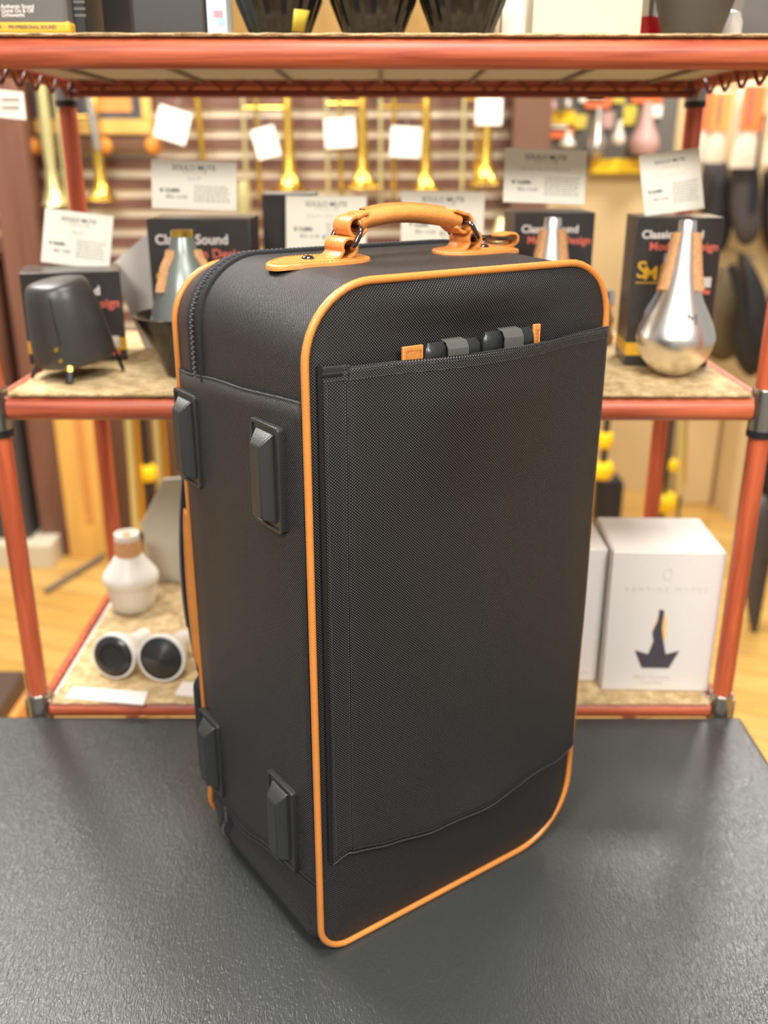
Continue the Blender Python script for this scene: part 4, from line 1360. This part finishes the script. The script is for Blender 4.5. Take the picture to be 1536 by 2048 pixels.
carton('grey_carton', 'low grey carton at the far right back of the top shelf', 'carton', (xa_, 1.42, ZU), 0.0, 0.12, 0.10, 0.10, M['card_grey'])

# hanging sheet on the left end of the rack
q = [at(-30, 176, Y=1.66), at(46, 184, Y=1.66), at(52, 240, Y=1.66), at(-30, 232, Y=1.66)]
b = MB().prism([(p.x, p.z) for p in q][::-1], 1.660, 1.6625)
hs_ = b.build('hanging_notice', M['paper'], smooth=False); tag(hs_, 'white notice card hanging from the left end of the top shelf', 'notice')
b = MB()
for i in range(2):
    pa, pc = at(2, 197+i*16, Y=1.659), at(38, 200+i*16, Y=1.659)
    b.box(((pa.x+pc.x)/2, 1.6595, (pa.z+pc.z)/2), (pc.x-pa.x, 0.0006, 0.005))
b.build('print', M['ink_faint'], hs_, smooth=False)

# ================================================================== BACKGROUND: instruments on the slat wall
def trombone(label, bpx, blen, rb, metal, second=None, group='brass trombones hung on the slat wall', tint=None):
    """bell-down trombone section; bpx = bell rim centre in the photo"""
    p = at(*bpx, Y=WALLY-0.11)
    t = thing('trombone', label, 'trombone', (p.x, WALLY-0.11, p.z), 0.0, group)
    prof = [(rb, 0.0), (rb*0.97, 0.002), (rb*0.74, 0.012), (rb*0.50, 0.032), (rb*0.36, 0.065), (0.0205, 0.13), (0.0155, 0.25), (0.0145, blen)]
    MB().lathe(prof, 28, cap=False).build('bell', metal, t, solid=0.0015)
    dx = second if second else -0.09
    MB().tube([(dx, 0, -0.03), (dx, 0, blen-0.02)], 0.008, 10).build('slide_tube', M['brass'], t)
    MB().tube([(dx-0.045, 0, -0.06), (dx-0.045, 0, blen-0.12)], 0.0065, 10).build('slide_tube', M['brass_pale'], t)
    for z_ in (0.27, blen-0.14): MB().tube([(0, 0, z_), (dx-0.045, 0, z_)], 0.005, 8).build('brace', M['brass'], t)
    b = MB().tube([(dx*0.5+dx*0.5*cos(a), 0, blen-0.02-dx*0.5*abs(sin(a)) if False else blen-0.02+abs(dx)*0.5*sin(a)) for a in [PI*k/12 for k in range(13)]], 0.0095, 10)
    b.build('tuning_bow', metal, t)
    MB().tube([(dx, 0.0, blen*0.6), (dx, 0.135, blen*0.6)], 0.004, 8).build('hook', M['grey_metal'], t)
    return t


tr = [('brass trombone hung bell down by the left rear rack post', (205, 400), 0.62, 0.058, M['brass'], -0.08),
      ('bright brass trombone hung bell down above the plain charcoal carton', (580, 384), 0.66, 0.072, M['brass'], -0.105),
      ('brass trombone hung bell down above the left part of the carry handle', (725, 376), 0.60, 0.062, M['brass'], -0.075),
      ('brass trombone hung bell down above the right part of the carry handle', (850, 382), 0.62, 0.058, M['brass'], -0.11),
      ('brass trombone hung at the right end of the slat wall, tag above its bell', (970, 368), 0.56, 0.066, M['brass'], 0.0)]
for a in tr:
    if a[5] == 0.0:
        trombone(a[0], a[1], a[2], a[3], a[4], -0.035)
    else: trombone(*a)
# lone slide in the middle left
p = at(405, 330, Y=WALLY-0.09)
t = thing('trombone_slide', 'single brass slide tube hung on the wall left of the bright trombone', 'slide', (p.x, WALLY-0.09, p.z-0.06))
MB().tube([(0.006, 0, 0), (-0.018, 0, 0.62)], 0.013, 12).build('tube', M['brass'], t)
MB().tube([(-0.012, 0, 0.5), (-0.012, 0.10, 0.5)], 0.004, 8).build('hook', M['grey_metal'], t)
# silver trumpet-like hangings by the left post
p = at(110, 410, Y=WALLY-0.12)
t = thing('hanging_cornet', 'pale silver horn hung in the corner beside the brown post', 'horn', (p.x, WALLY-0.12, p.z))
MB().lathe([(0.045, 0), (0.040, 0.006), (0.025, 0.05), (0.018, 0.12), (0.022, 0.22), (0.016, 0.45)], 24).build('bell', M['brass_pale'], t)
MB().tube([(0, 0.0, 0.40), (0, 0.135, 0.40)], 0.004, 8).build('hook', M['grey_metal'], t)
p = at(196, 300, Y=WALLY-0.15)
t = thing('silver_slide', 'silver slide tube hung slanting right of the left rear rack post', 'slide', (p.x, WALLY-0.15, p.z))
MB().tube([(0, 0, 0), (-0.035, 0, 0.40)], 0.014, 12).build('tube', M['silver'], t)
MB().tube([(-0.028, 0, 0.32), (-0.028, 0.16, 0.32)], 0.004, 8).build('hook', M['grey_metal'], t)
# short brass pieces low by the cartons
for (x, y, h, lab) in ((488, 430, 0.11, 'short pale brass mouthpipe standing between the card and charcoal carton'), (1003, 478, 0.07, 'small pale brass bell left of the right hand carton'), (540, 470, 0.13, 'brass tube standing left of the charcoal carton')):
    p = at(x, y, Y=WALLY-0.20)
    t = thing('brass_horn', lab, 'horn', (p.x, WALLY-0.20, p.z))
    MB().lathe([(0.042 if x > 900 else 0.024, 0.0), (0.034 if x > 900 else 0.024, 0.02), (0.026, 0.05), (0.020, h), (0.0, h)], 24).build('bell', M['brass_pale'] if x != 540 else M['brass'], t)
    MB().tube([(0, 0.0, h*0.7), (0, 0.21, h*0.7)], 0.004, 8).build('hook', M['grey_metal'], t)

# price tags on the instruments
for (x, y, w_, h_, a, lab) in ((345, 250, 64, 60, 0.30, 'white price tag tilted on the wall right of the framed picture'), (532, 285, 46, 56, -0.25, 'white price tag hanging beside the bright trombone'),
                               (680, 266, 60, 54, -0.05, 'white price tag above the left part of the handle'), (812, 284, 60, 56, 0.05, 'white price tag above the middle of the handle'), (978, 223, 52, 50, 0.0, 'white price tag on the rightmost wall trombone')):
    p = at(x, y, Y=WALLY-0.135); k = 1/ppm(p)
    t = thing('price_tag', lab, 'price tag', p, rot=(0, a, 0), group='white price tags on the wall instruments')
    MB().box((0, 0, 0), (w_*k, 0.003, h_*k)).build('card', M['paper'], t, smooth=False)
    MB().tube([(0, 0, h_*k/2-0.002), (0, 0.0, h_*k/2+0.05)], 0.001, 6).build('string', M['ink_faint'], t)
    MB().tube([(0, 0, h_*k/2+0.045), (0, 0.14, h_*k/2+0.05)], 0.003, 6).build('hook', M['grey_metal'], t)

# framed picture
yy = WALLY-0.02
a_, c_ = at(40, 270, Y=yy), at(308, 270, Y=yy)
fw_ = c_.x-a_.x; fh = 0.42
t = thing('picture_frame', 'gilt framed picture with orange painting on the slat wall at left', 'picture', (a_.x, yy, a_.z))
b = MB(); e = 0.05
for (x0, x1, z0, z1) in ((0, fw_, 0, e), (0, fw_, fh-e, fh), (0, 0.035, e, fh-e), (fw_-0.035, fw_, e, fh-e)):
    b.box(((x0+x1)/2, -0.012, (z0+z1)/2), (x1-x0, 0.024, z1-z0))
b.build('frame', M['goldframe'], t, bevel=0.006)
MB().box((fw_/2, 0.0, fh/2), (fw_-0.06, 0.006, fh-0.09)).build('canvas', M['paint_dark'], t, smooth=False)
x0_ = at(182, 230, Y=yy).x-a_.x; x1_ = at(265, 230, Y=yy).x-a_.x
MB().box(((x0_+x1_)/2, -0.004, 0.065+0.14), (x1_-x0_, 0.004, 0.26)).build('painted_field', M['paint_orange'], t, smooth=False)
a_, c_ = at(50, 297, Y=WALLY-0.03), at(312, 297, Y=WALLY-0.03)
b = MB().box(((a_.x+c_.x)/2, WALLY-0.035, a_.z+0.018), (c_.x-a_.x, 0.07, 0.036))
tag(b.build('wall_ledge', M['darkbrown'], smooth=False), 'brown wooden ledge under the gilt picture frame', 'ledge')
for x, lab in ((63, 'orange knob on the ledge left of the rack post'), (205, 'orange knob on the ledge beside the silver slide'), (306, 'orange knob at the right end of the ledge')):
    p = at(x, 292, Y=WALLY-0.10)
    b = MB().lathe([(0, -0.02), (0.018, -0.016), (0.03, 0), (0.018, 0.016), (0, 0.02)], 18, M4=R(PI/2, 'X'))
    o = b.build('orange_knob', M['amber']); o.location = (p.x, WALLY-0.0885, p.z); tag(o, lab, 'knob', 'orange knobs along the ledge')

# ------------------------------------------------------------------ left: cabinet, boards on the floor
p = at(20, 1000, Y=3.36)
t = thing('side_cabinet', 'dark cabinet with pale parcels at the far left behind the rack', 'cabinet', (-2.05, 3.36, FLOOR))
MB().box((0.36, 0.22, 0.32), (0.66, 0.40, 0.64)).build('carcass', M['bag_grey'], t, bevel=0.004)
MB().box((0.36, 0.22, 1.14), (0.66, 0.40, 0.03)).build('shelf', M['brown'], t, smooth=False)
for x in (0.05, 0.66): MB().box((x, 0.22, 0.885), (0.03, 0.40, 0.49)).build('side_board', M['brown'], t, smooth=False)
for (x, y, w_, h_, m, lab) in ((8, 690, 70, 60, 'darkbrown', 'brown parcel low in the cabinet at far left'), (6, 560, 74, 90, 'card_grey', 'grey parcel upper left in the cabinet'), (12, 450, 60, 70, 'cream_carton', 'cream parcel topmost at far left')):
    pass
zz = FLOOR+0.641
for (w_, h_, m, lab, x) in ((0.20, 0.16, 'darkbrown', 'brown parcel on the cabinet counter at far left', -1.80),):
    carton('parcel', lab, 'parcel', (x, 3.40, zz), 0.0, w_, h_, 0.2, M[m])
carton('parcel', 'cream parcel standing on the cabinet top shelf at far left', 'parcel', (-1.62, 3.40, FLOOR+1.1555), 0.0, 0.16, 0.20, 0.2, M['cream_carton'])
carton('parcel', 'grey parcel on the cabinet counter beside the brown post', 'parcel', (-1.575, 3.40, zz), 0.0, 0.13, 0.34, 0.2, M['card_grey'])
p = at(170, 1117, z=FLOOR)
q = at(125, 1117, z=FLOOR)
w_ = (at(214, 1117, z=FLOOR)-q).x
t = thing('ochre_board', 'tall ochre board leaning upright beside the brown post', 'board', (q.x+0.045, p.y, FLOOR))
MB().box((w_/2-0.03, 0.02, 0.46), (w_-0.03, 0.03, 0.92)).build('board', M['ochre'], t, bevel=0.004)
MB().box((w_*0.45, 0.004, 0.5), (0.03, 0.004, 0.7)).build('panel_strip', M['woodwarm'], t, smooth=False)
# white parcel on the floor left
p = at(60, 1140, z=FLOOR)
carton('floor_parcel', 'flat white parcel on the floor in front of the dark cabinet', 'parcel', (p.x-0.42, p.y+0.02, FLOOR), 0.0, 0.50, 0.09, 0.20, M['cream_carton'])
# grey rod (stand foot) on the floor
a_, c_ = at(92, 1182, z=FLOOR+0.012), at(206, 1112, z=FLOOR+0.012)
b = MB().tube([a_, c_], 0.011, 10); tag(b.build('floor_bar', M['grey_metal']), 'grey metal bar lying slantwise on the floor at left', 'bar')
# dark stool corner at the lower left
p = at(15, 1410, Y=2.0)
t = thing('stool', 'dark brown stool with warm wooden seat edge at the lower left', 'stool', (p.x-0.125, 2.02, FLOOR))
zs_ = p.z-FLOOR
MB().box((0, 0, zs_-0.03), (0.22, 0.30, 0.06)).build('seat', M['stool'], t, bevel=0.01)
MB().box((0.113, 0, zs_-0.10), (0.03, 0.26, 0.10)).build('apron', M['woodwarm'], t, bevel=0.004)
for sx in (-0.09, 0.09):
    for sy in (-0.13, 0.13): MB().box((sx, sy, (zs_-0.06)/2), (0.03, 0.03, zs_-0.06)).build('leg', M['stool'], t, smooth=False)


# ------------------------------------------------------------------ stands with brass slides
def horn_stand(label, px, Y, parts, yz):
    p = at(px, 960, Y=Y)
    t = thing('instrument_stand', label, 'stand', (p.x, Y, FLOOR), 0.0, 'black instrument stands with yellow rests')
    MB().tube([(0, 0, 0.10), (0, 0, 0.72)], 0.011, 12).build('pole', M['black'], t)
    for k in range(3):
        a = 0.5+k*2*PI/3
        MB().tube([(0, 0, 0.20), (0.14*cos(a), 0.14*sin(a), 0.012)], 0.010, 10).build('leg', M['black'], t)
    for dx, z_, w_, h_ in yz:
        MB().lathe([(0.0, -h_), (w_*0.8, -h_), (w_, -h_*0.6), (w_, h_*0.6), (w_*0.8, h_), (0.0, h_)], 20, M4=T((dx, 0, z_-FLOOR))).build('rest', M['yellow'], t)
    return p


def slide(label, x0, x1, Y, y_top, y_bot, px_w=26):
    a_, c_ = at(x0, y_top, Y=Y), at(x1, y_bot, Y=Y)
    t = thing('trombone_slide', label, 'slide', (c_.x, Y, c_.z), 0.0, 'pale brass slides standing behind the rack')
    r = px_w/2/ppm(c_)*0.55
    d = a_-c_
    MB().tube([(0, 0, 0), tuple(d)], r, 12).build('tube', M['brass_pale'], t)
    MB().tube([(0.02, 0.03, 0.03), (d.x+0.02, 0.03, d.z)], r*0.8, 12).build('tube', M['brass'], t)
    MB().tube([(0, 0, 0.03), (0.01, 0.015, -0.004), (0.02, 0.03, 0.03)], r*0.8, 10).build('bow', M['brass_pale'], t)
    MB().tube([(0.01, 0.015, FLOOR-c_.z+0.002), (0.01, 0.015, 0.0)], 0.006, 8).build('peg', M['black'], t)
    MB().lathe([(0, 0), (0.024, 0), (0.024, 0.01), (0, 0.014)], 16, M4=T((0.01, 0.015, FLOOR-c_.z))).build('foot', M['black'], t)
    return t


yS = 3.30
horn_stand('black instrument stand with yellow rest behind the lower left shelf', 297, yS, [], [(0.0, at(300, 945, Y=yS).z, 0.034, 0.028)])
slide('pale brass slide left of the yellow rest, behind the lowest shelf', 252, 272, yS-0.06, 780, 1062)
slide('pale brass slide right of the yellow rest, behind the lowest shelf', 306, 322, yS+0.10, 780, 1000, 24)
yS = 3.25
horn_stand('black instrument stand with yellow knob and foot above the white box', 1331, yS, [], [(0.02, at(1341, 931, Y=yS).z, 0.020, 0.020), (0.0, at(1331, 1004, Y=yS).z, 0.048, 0.032)])
slide('pale brass slide left of the stand above the white box', 1316, 1310, yS-0.08, 790, 1010, 30)
slide('pale brass slide right of the stand above the white box', 1366, 1358, yS+0.12, 790, 990, 26)
yS = 3.1
horn_stand('black instrument stand with two yellow rests beside the case right edge', 1204, yS, [], [(0.0, at(1204, 880, Y=yS).z, 0.026, 0.026), (0.0, at(1204, 940, Y=yS).z, 0.036, 0.028)])
p = at(1220, 948, Y=3.75); hb_ = p.z-FLOOR
b = MB().prism(rrect(0.11, hb_, 0.045), -0.05, 0.05, M4=T((p.x, 3.75, FLOOR+hb_/2)))
tag(b.build('gig_bag', M['bag'], bevel=0.02, seg=3), 'small black bag standing behind the white boxes', 'bag')
# beige paper bag and cupboard front by the side panel
p = at(1415, 985, Y=4.0)
b = MB().box((1.40, 4.08, FLOOR+0.26), (0.14, 0.14, 0.52))
tag(b.build('paper_bag', M['peg'], bevel=0.01), 'tall beige paper bag standing by the side panel', 'bag')

# ------------------------------------------------------------------ right: packaged mutes on a dark panel
yb = PEGY-0.02
a_, c_ = at(1078, 330, Y=yb), at(1345, 330, Y=yb)
b = MB().box(((a_.x+c_.x)/2, yb+0.012, a_.z+0.35), (c_.x-a_.x, 0.026, 0.72))
tag(b.build('hanging_board', M['card_grey'], smooth=False), 'dark grey hanging display panel above the beige pegboard', 'panel')
for (x0, x1, y0, y1, lab) in ((1078, 1150, 222, 248, 'yellow rail strip at the left of the dark display panel'), (1180, 1330, 318, 346, 'yellow rail strip along the foot of the dark display panel')):
    pa, pc = at(x0, y1, Y=yb-0.03), at(x1, y0, Y=yb-0.03)
    b = MB().box(((pa.x+pc.x)/2, yb-0.025, (pa.z+pc.z)/2), (pc.x-pa.x, 0.02, pc.z-pa.z))
    tag(b.build('yellow_rail', M['yellow'], smooth=False), lab, 'rail', 'yellow rails of the display panel')


def pack(label, x, y0, y1, rpx, m, lblm=None, lbl=None):
    Y = yb-0.075
    pb_, pt_ = at(x, y1, Y=Y), at(x, y0, Y=Y)
    h = pt_.z-pb_.z; r = rpx/ppm(pb_)
    t = thing('hanging_mute', label, 'mute', pb_, 0.0, 'mutes hung on the dark display panel')
    MB().lathe([(0, 0), (r*0.75, 0.003), (r, h*0.18), (r*0.92, h*0.32), (r*0.5, h*0.6), (r*0.32, h), (0, h)], 24).build('body', m, t)
    MB().tube([(0, 0, h*0.9), (0, 0.06, h*0.95)], 0.003, 6).build('hook', M['grey_metal'], t)
    return t


pack('pale silver pear shaped mute hung at the middle of the dark panel', 1191, 215, 316, 20, M['silver'])
pack('small pale mute hung right of the silver pear shaped mute', 1236, 240, 290, 13, M['pouch'])
pack('dusty pink cone mute hung at the right of the dark panel', 1286, 205, 310, 30, M['pink'])
pack('dusty pink mute hung at the upper left of the dark panel', 1100, 185, 222, 14, M['pink'])
pack('grey mute hung upper left beside the pink one', 1132, 185, 220, 14, M['grey_metal'])
pack('pale mute hung low at the left of the dark panel', 1134, 262, 296, 16, M['pouch'])
for (x, y, w_, h_, m, lab) in ((1185, 192, 50, 22, 'paper', 'white header card at the top of the dark panel'), (1196, 206, 50, 18, 'orange', 'orange header card under the white one at the top'), (1295, 192, 60, 24, 'orange', 'orange header card above the pink cone mute'),
                               (1112, 252, 46, 20, 'paper', 'white header card left on the dark panel'), (1120, 266, 52, 18, 'orange', 'orange header card left on the dark panel'), (1162, 243, 24, 26, 'yellow_tag', 'yellow square card left of the silver mute'),
                               (1238, 194, 24, 22, 'yellow_tag', 'yellow square card at the top middle of the dark panel'), (1260, 230, 26, 36, 'yellow_tag', 'yellow square card left of the pink cone mute'), (1216, 240, 22, 30, 'pink', 'pink card right of the silver mute'), (1311, 222, 26, 22, 'paper', 'white card right of the pink cone mute')):
    p = at(x, y, Y=yb-0.03); k = 1/ppm(p)
    b = MB().box((p.x, yb-0.022, p.z), (w_*k, 0.012, h_*k))
    tag(b.build('header_card', M[m], smooth=False), lab, 'card', 'header cards on the dark display panel')

# clear pouches with orange labels
for (x, y0, y1, w_, lo, lab, m2) in ((1393, 178, 322, 34, 0.45, 'clear pouch with orange label right of the rear rack post', 'orange'), (1425, 180, 326, 42, 0.5, 'clear pouch with brown card between the orange ones', 'woodwarm'), (1484, 165, 336, 50, 0.56, 'large clear pouch with vivid orange label at upper right', 'orange'), (1542, 180, 330, 40, 0.5, 'clear pouch with orange label cut by the right edge', 'orange')):
    Y = 3.87+(x-1393)*0.0003
    pb_, pt_ = at(x, y1, Y=Y), at(x, y0, Y=Y); k = 1/ppm(pb_); h = pt_.z-pb_.z; ww = w_*k
    t = thing('clear_pouch', lab, 'pouch', pb_, 0.0, 'clear pouches hung at the upper right')
    P = []
    for i in range(17):
        a = 2*PI*i/16; ca, sa = cos(a), sin(a)
        P.append([(ca*ww/2*(1 if j < 9 else 0.96), sa*0.028*math.sin(PI*min(1, (j+0.6)/10))**0.6, h*j/10) for j in range(11)])
    MB().grid(P).build('pouch', M['pouch'], t)
    MB().box((0, -0.030, h*(0.42+0.28)), (ww*0.84, 0.004, h*0.52)).build('label_card', M[m2], t, smooth=False)
    MB().box((-ww*0.1, -0.033, h*0.72), (ww*0.12, 0.003, h*0.42)).build('print', M['paint_dark'], t, smooth=False)
    MB().tube([(0, 0, h*0.98), (0, PEGY+0.01-Y, h*0.985)], 0.003, 6).build('hook', M['grey_metal'], t)


# black gig bags
def bag(label, pts, Y, th, m, strap_pts=None, group='black gig bags hung at the right', floor=False):
    mx_, my_ = sum(p[0] for p in pts)/len(pts), sum(p[1] for p in pts)/len(pts)
    g_ = 1.0 if floor else 1.08
    q = [at(mx_+(x-mx_)*g_, my_+(y-my_)*g_, Y=Y) for x, y in pts]
    c = sum(q, Vector())/len(q)
    t = thing('gig_bag', label, 'bag', c, 0.0, group)
    pa = catmull([p-c for p in q]+[q[0]-c], 4)[:-1]
    n = len(pa); P = []
    for p in pa+[pa[0]]:
        row = []
        for k in range(9):
            a = -PI/2+PI*k/8
            r = max(0.0, cos(a))**0.5
            row.append((p.x*(0.12+0.88*r) if 0 < k < 8 else p.x*0.05, th/2*sin(a), p.z*(0.12+0.88*r) if 0 < k < 8 else p.z*0.05))
        P.append(row)
    MB().grid(P).build('body', m, t, angle=80)
    if not floor:
        zt_ = max(p.z for p in q)-c.z
        MB().tube([(0, 0, zt_-0.03), (0, PEGY+0.012-Y, zt_-0.02)], 0.005, 8).build('hook', M['grey_metal'], t)
    if strap_pts:
        sp = [at(x, y, Y=Y-th/2-0.006)-c for x, y in strap_pts]
        MB().tube(catmull(sp, 6), 0.004, 8, r2=0.016, up=(0, 1, 0)).build('strap', M['black'], t)
    return t


bag('charcoal bag with rounded top just right of the laminated card', [(1408, 330), (1430, 316), (1452, 330), (1456, 372), (1440, 420), (1405, 420)], 4.15, 0.06, M['bag_grey'])
bag('black bag low between the other hung bags', [(1425, 360), (1452, 348), (1462, 400), (1458, 470), (1436, 500), (1412, 460)], 4.07, 0.06, M['bag'])
bag('charcoal gig bag with wide black strap under the orange pouch', [(1466, 338), (1490, 325), (1512, 336), (1518, 400), (1512, 470), (1480, 480), (1462, 420)], 3.99, 0.07, M['bag_grey'], [(1524, 228), (1512, 300), (1505, 420)])
bag('black gig bag cut by the right edge', [(1528, 350), (1560, 330), (1590, 360), (1585, 480), (1540, 500), (1526, 440)], 4.10, 0.07, M['bag'])
bag('olive mute bag hanging by the right carton', [(1446, 540), (1462, 560), (1476, 640), (1470, 700), (1440, 716), (1412, 690), (1420, 600)], 3.95, 0.10, M['olive'])
bag('black gig bag with sloping straps behind the right front post', [(1482, 512), (1500, 530), (1530, 600), (1534, 700), (1500, 745), (1470, 700), (1478, 620)], 3.80, 0.14, M['bag'], [(1462, 530), (1486, 620), (1510, 700)])
bag('long charcoal bag standing on the floor right of the front post', [(1500, 1010), (1530, 990), (1548, 1060), (1530, 1160), (1508, 1268), (1494, 1200), (1502, 1100)], at(1508, 1262, z=FLOOR).y, 0.08, M['bag_grey'], None, 'black bags standing on the floor at the right', True)
bag('dark bag on the floor at the right edge, behind the long charcoal bag', [(1520, 880), (1560, 870), (1570, 960), (1545, 1012), (1512, 980)], at(1540, 1006, z=FLOOR).y, 0.12, M['bag'], None, 'black bags standing on the floor at the right', True)

# ================================================================== LIGHT
def area(name, loc, size, power, col=(1, 0.92, 0.80), rot=(0, 0, 0), sy=None):
    l = bpy.data.lights.new(name, 'AREA'); l.energy = power; l.color = col
    l.shape = 'RECTANGLE'; l.size = size; l.size_y = sy or size
    o = bpy.data.objects.new(name, l); COL.objects.link(o); o.location = loc; o.rotation_euler = rot
    return o


WARM = (1.0, 0.965, 0.91)
area('ceiling_lamp', (-0.9, 1.6, 1.75), 0.5, 44, WARM)
area('ceiling_lamp', (0.9, 2.4, 1.85), 0.5, 44, WARM)
area('ceiling_lamp', (-0.4, 2.8, 1.95), 0.4, 40, WARM)
area('ceiling_lamp', (-0.6, -0.45, 1.60), 0.5, 46, WARM)
area('ceiling_lamp', (0.05, 0.55, 1.85), 0.5, 26, WARM)
area('ceiling_lamp', (0.75, -0.35, 1.60), 0.5, 46, WARM)
area('ceiling_lamp', (1.4, 3.4, 1.95), 0.4, 40, WARM)
area('ceiling_lamp', (-1.6, 2.9, 1.95), 0.4, 34, WARM)

wd = bpy.data.worlds.new('world'); S.world = wd; wd.use_nodes = True
wd.node_tree.nodes['Background'].inputs[0].default_value = (1.0, 0.975, 0.94, 1)
wd.node_tree.nodes['Background'].inputs[1].default_value = 0.45

# ================================================================== CAMERA
cd = bpy.data.cameras.new('camera'); co = bpy.data.objects.new('camera', cd); COL.objects.link(co)
cd.sensor_fit = 'VERTICAL'; cd.sensor_height = 36.0; cd.sensor_width = 27.0
cd.lens = F/2048*36.0
co.matrix_world = Matrix((RT, UP, -FW)).transposed().to_4x4(); co.location = CAM
cd.clip_start = 0.02; cd.clip_end = 50
cd.dof.use_dof = True; cd.dof.focus_distance = 0.83; cd.dof.aperture_fstop = 3.7
S.camera = co
S.view_settings.view_transform = 'Standard'; S.view_settings.look = 'None'; S.view_settings.gamma = 1
S.view_settings.use_curve_mapping = False
S.view_settings.exposure = -0.08
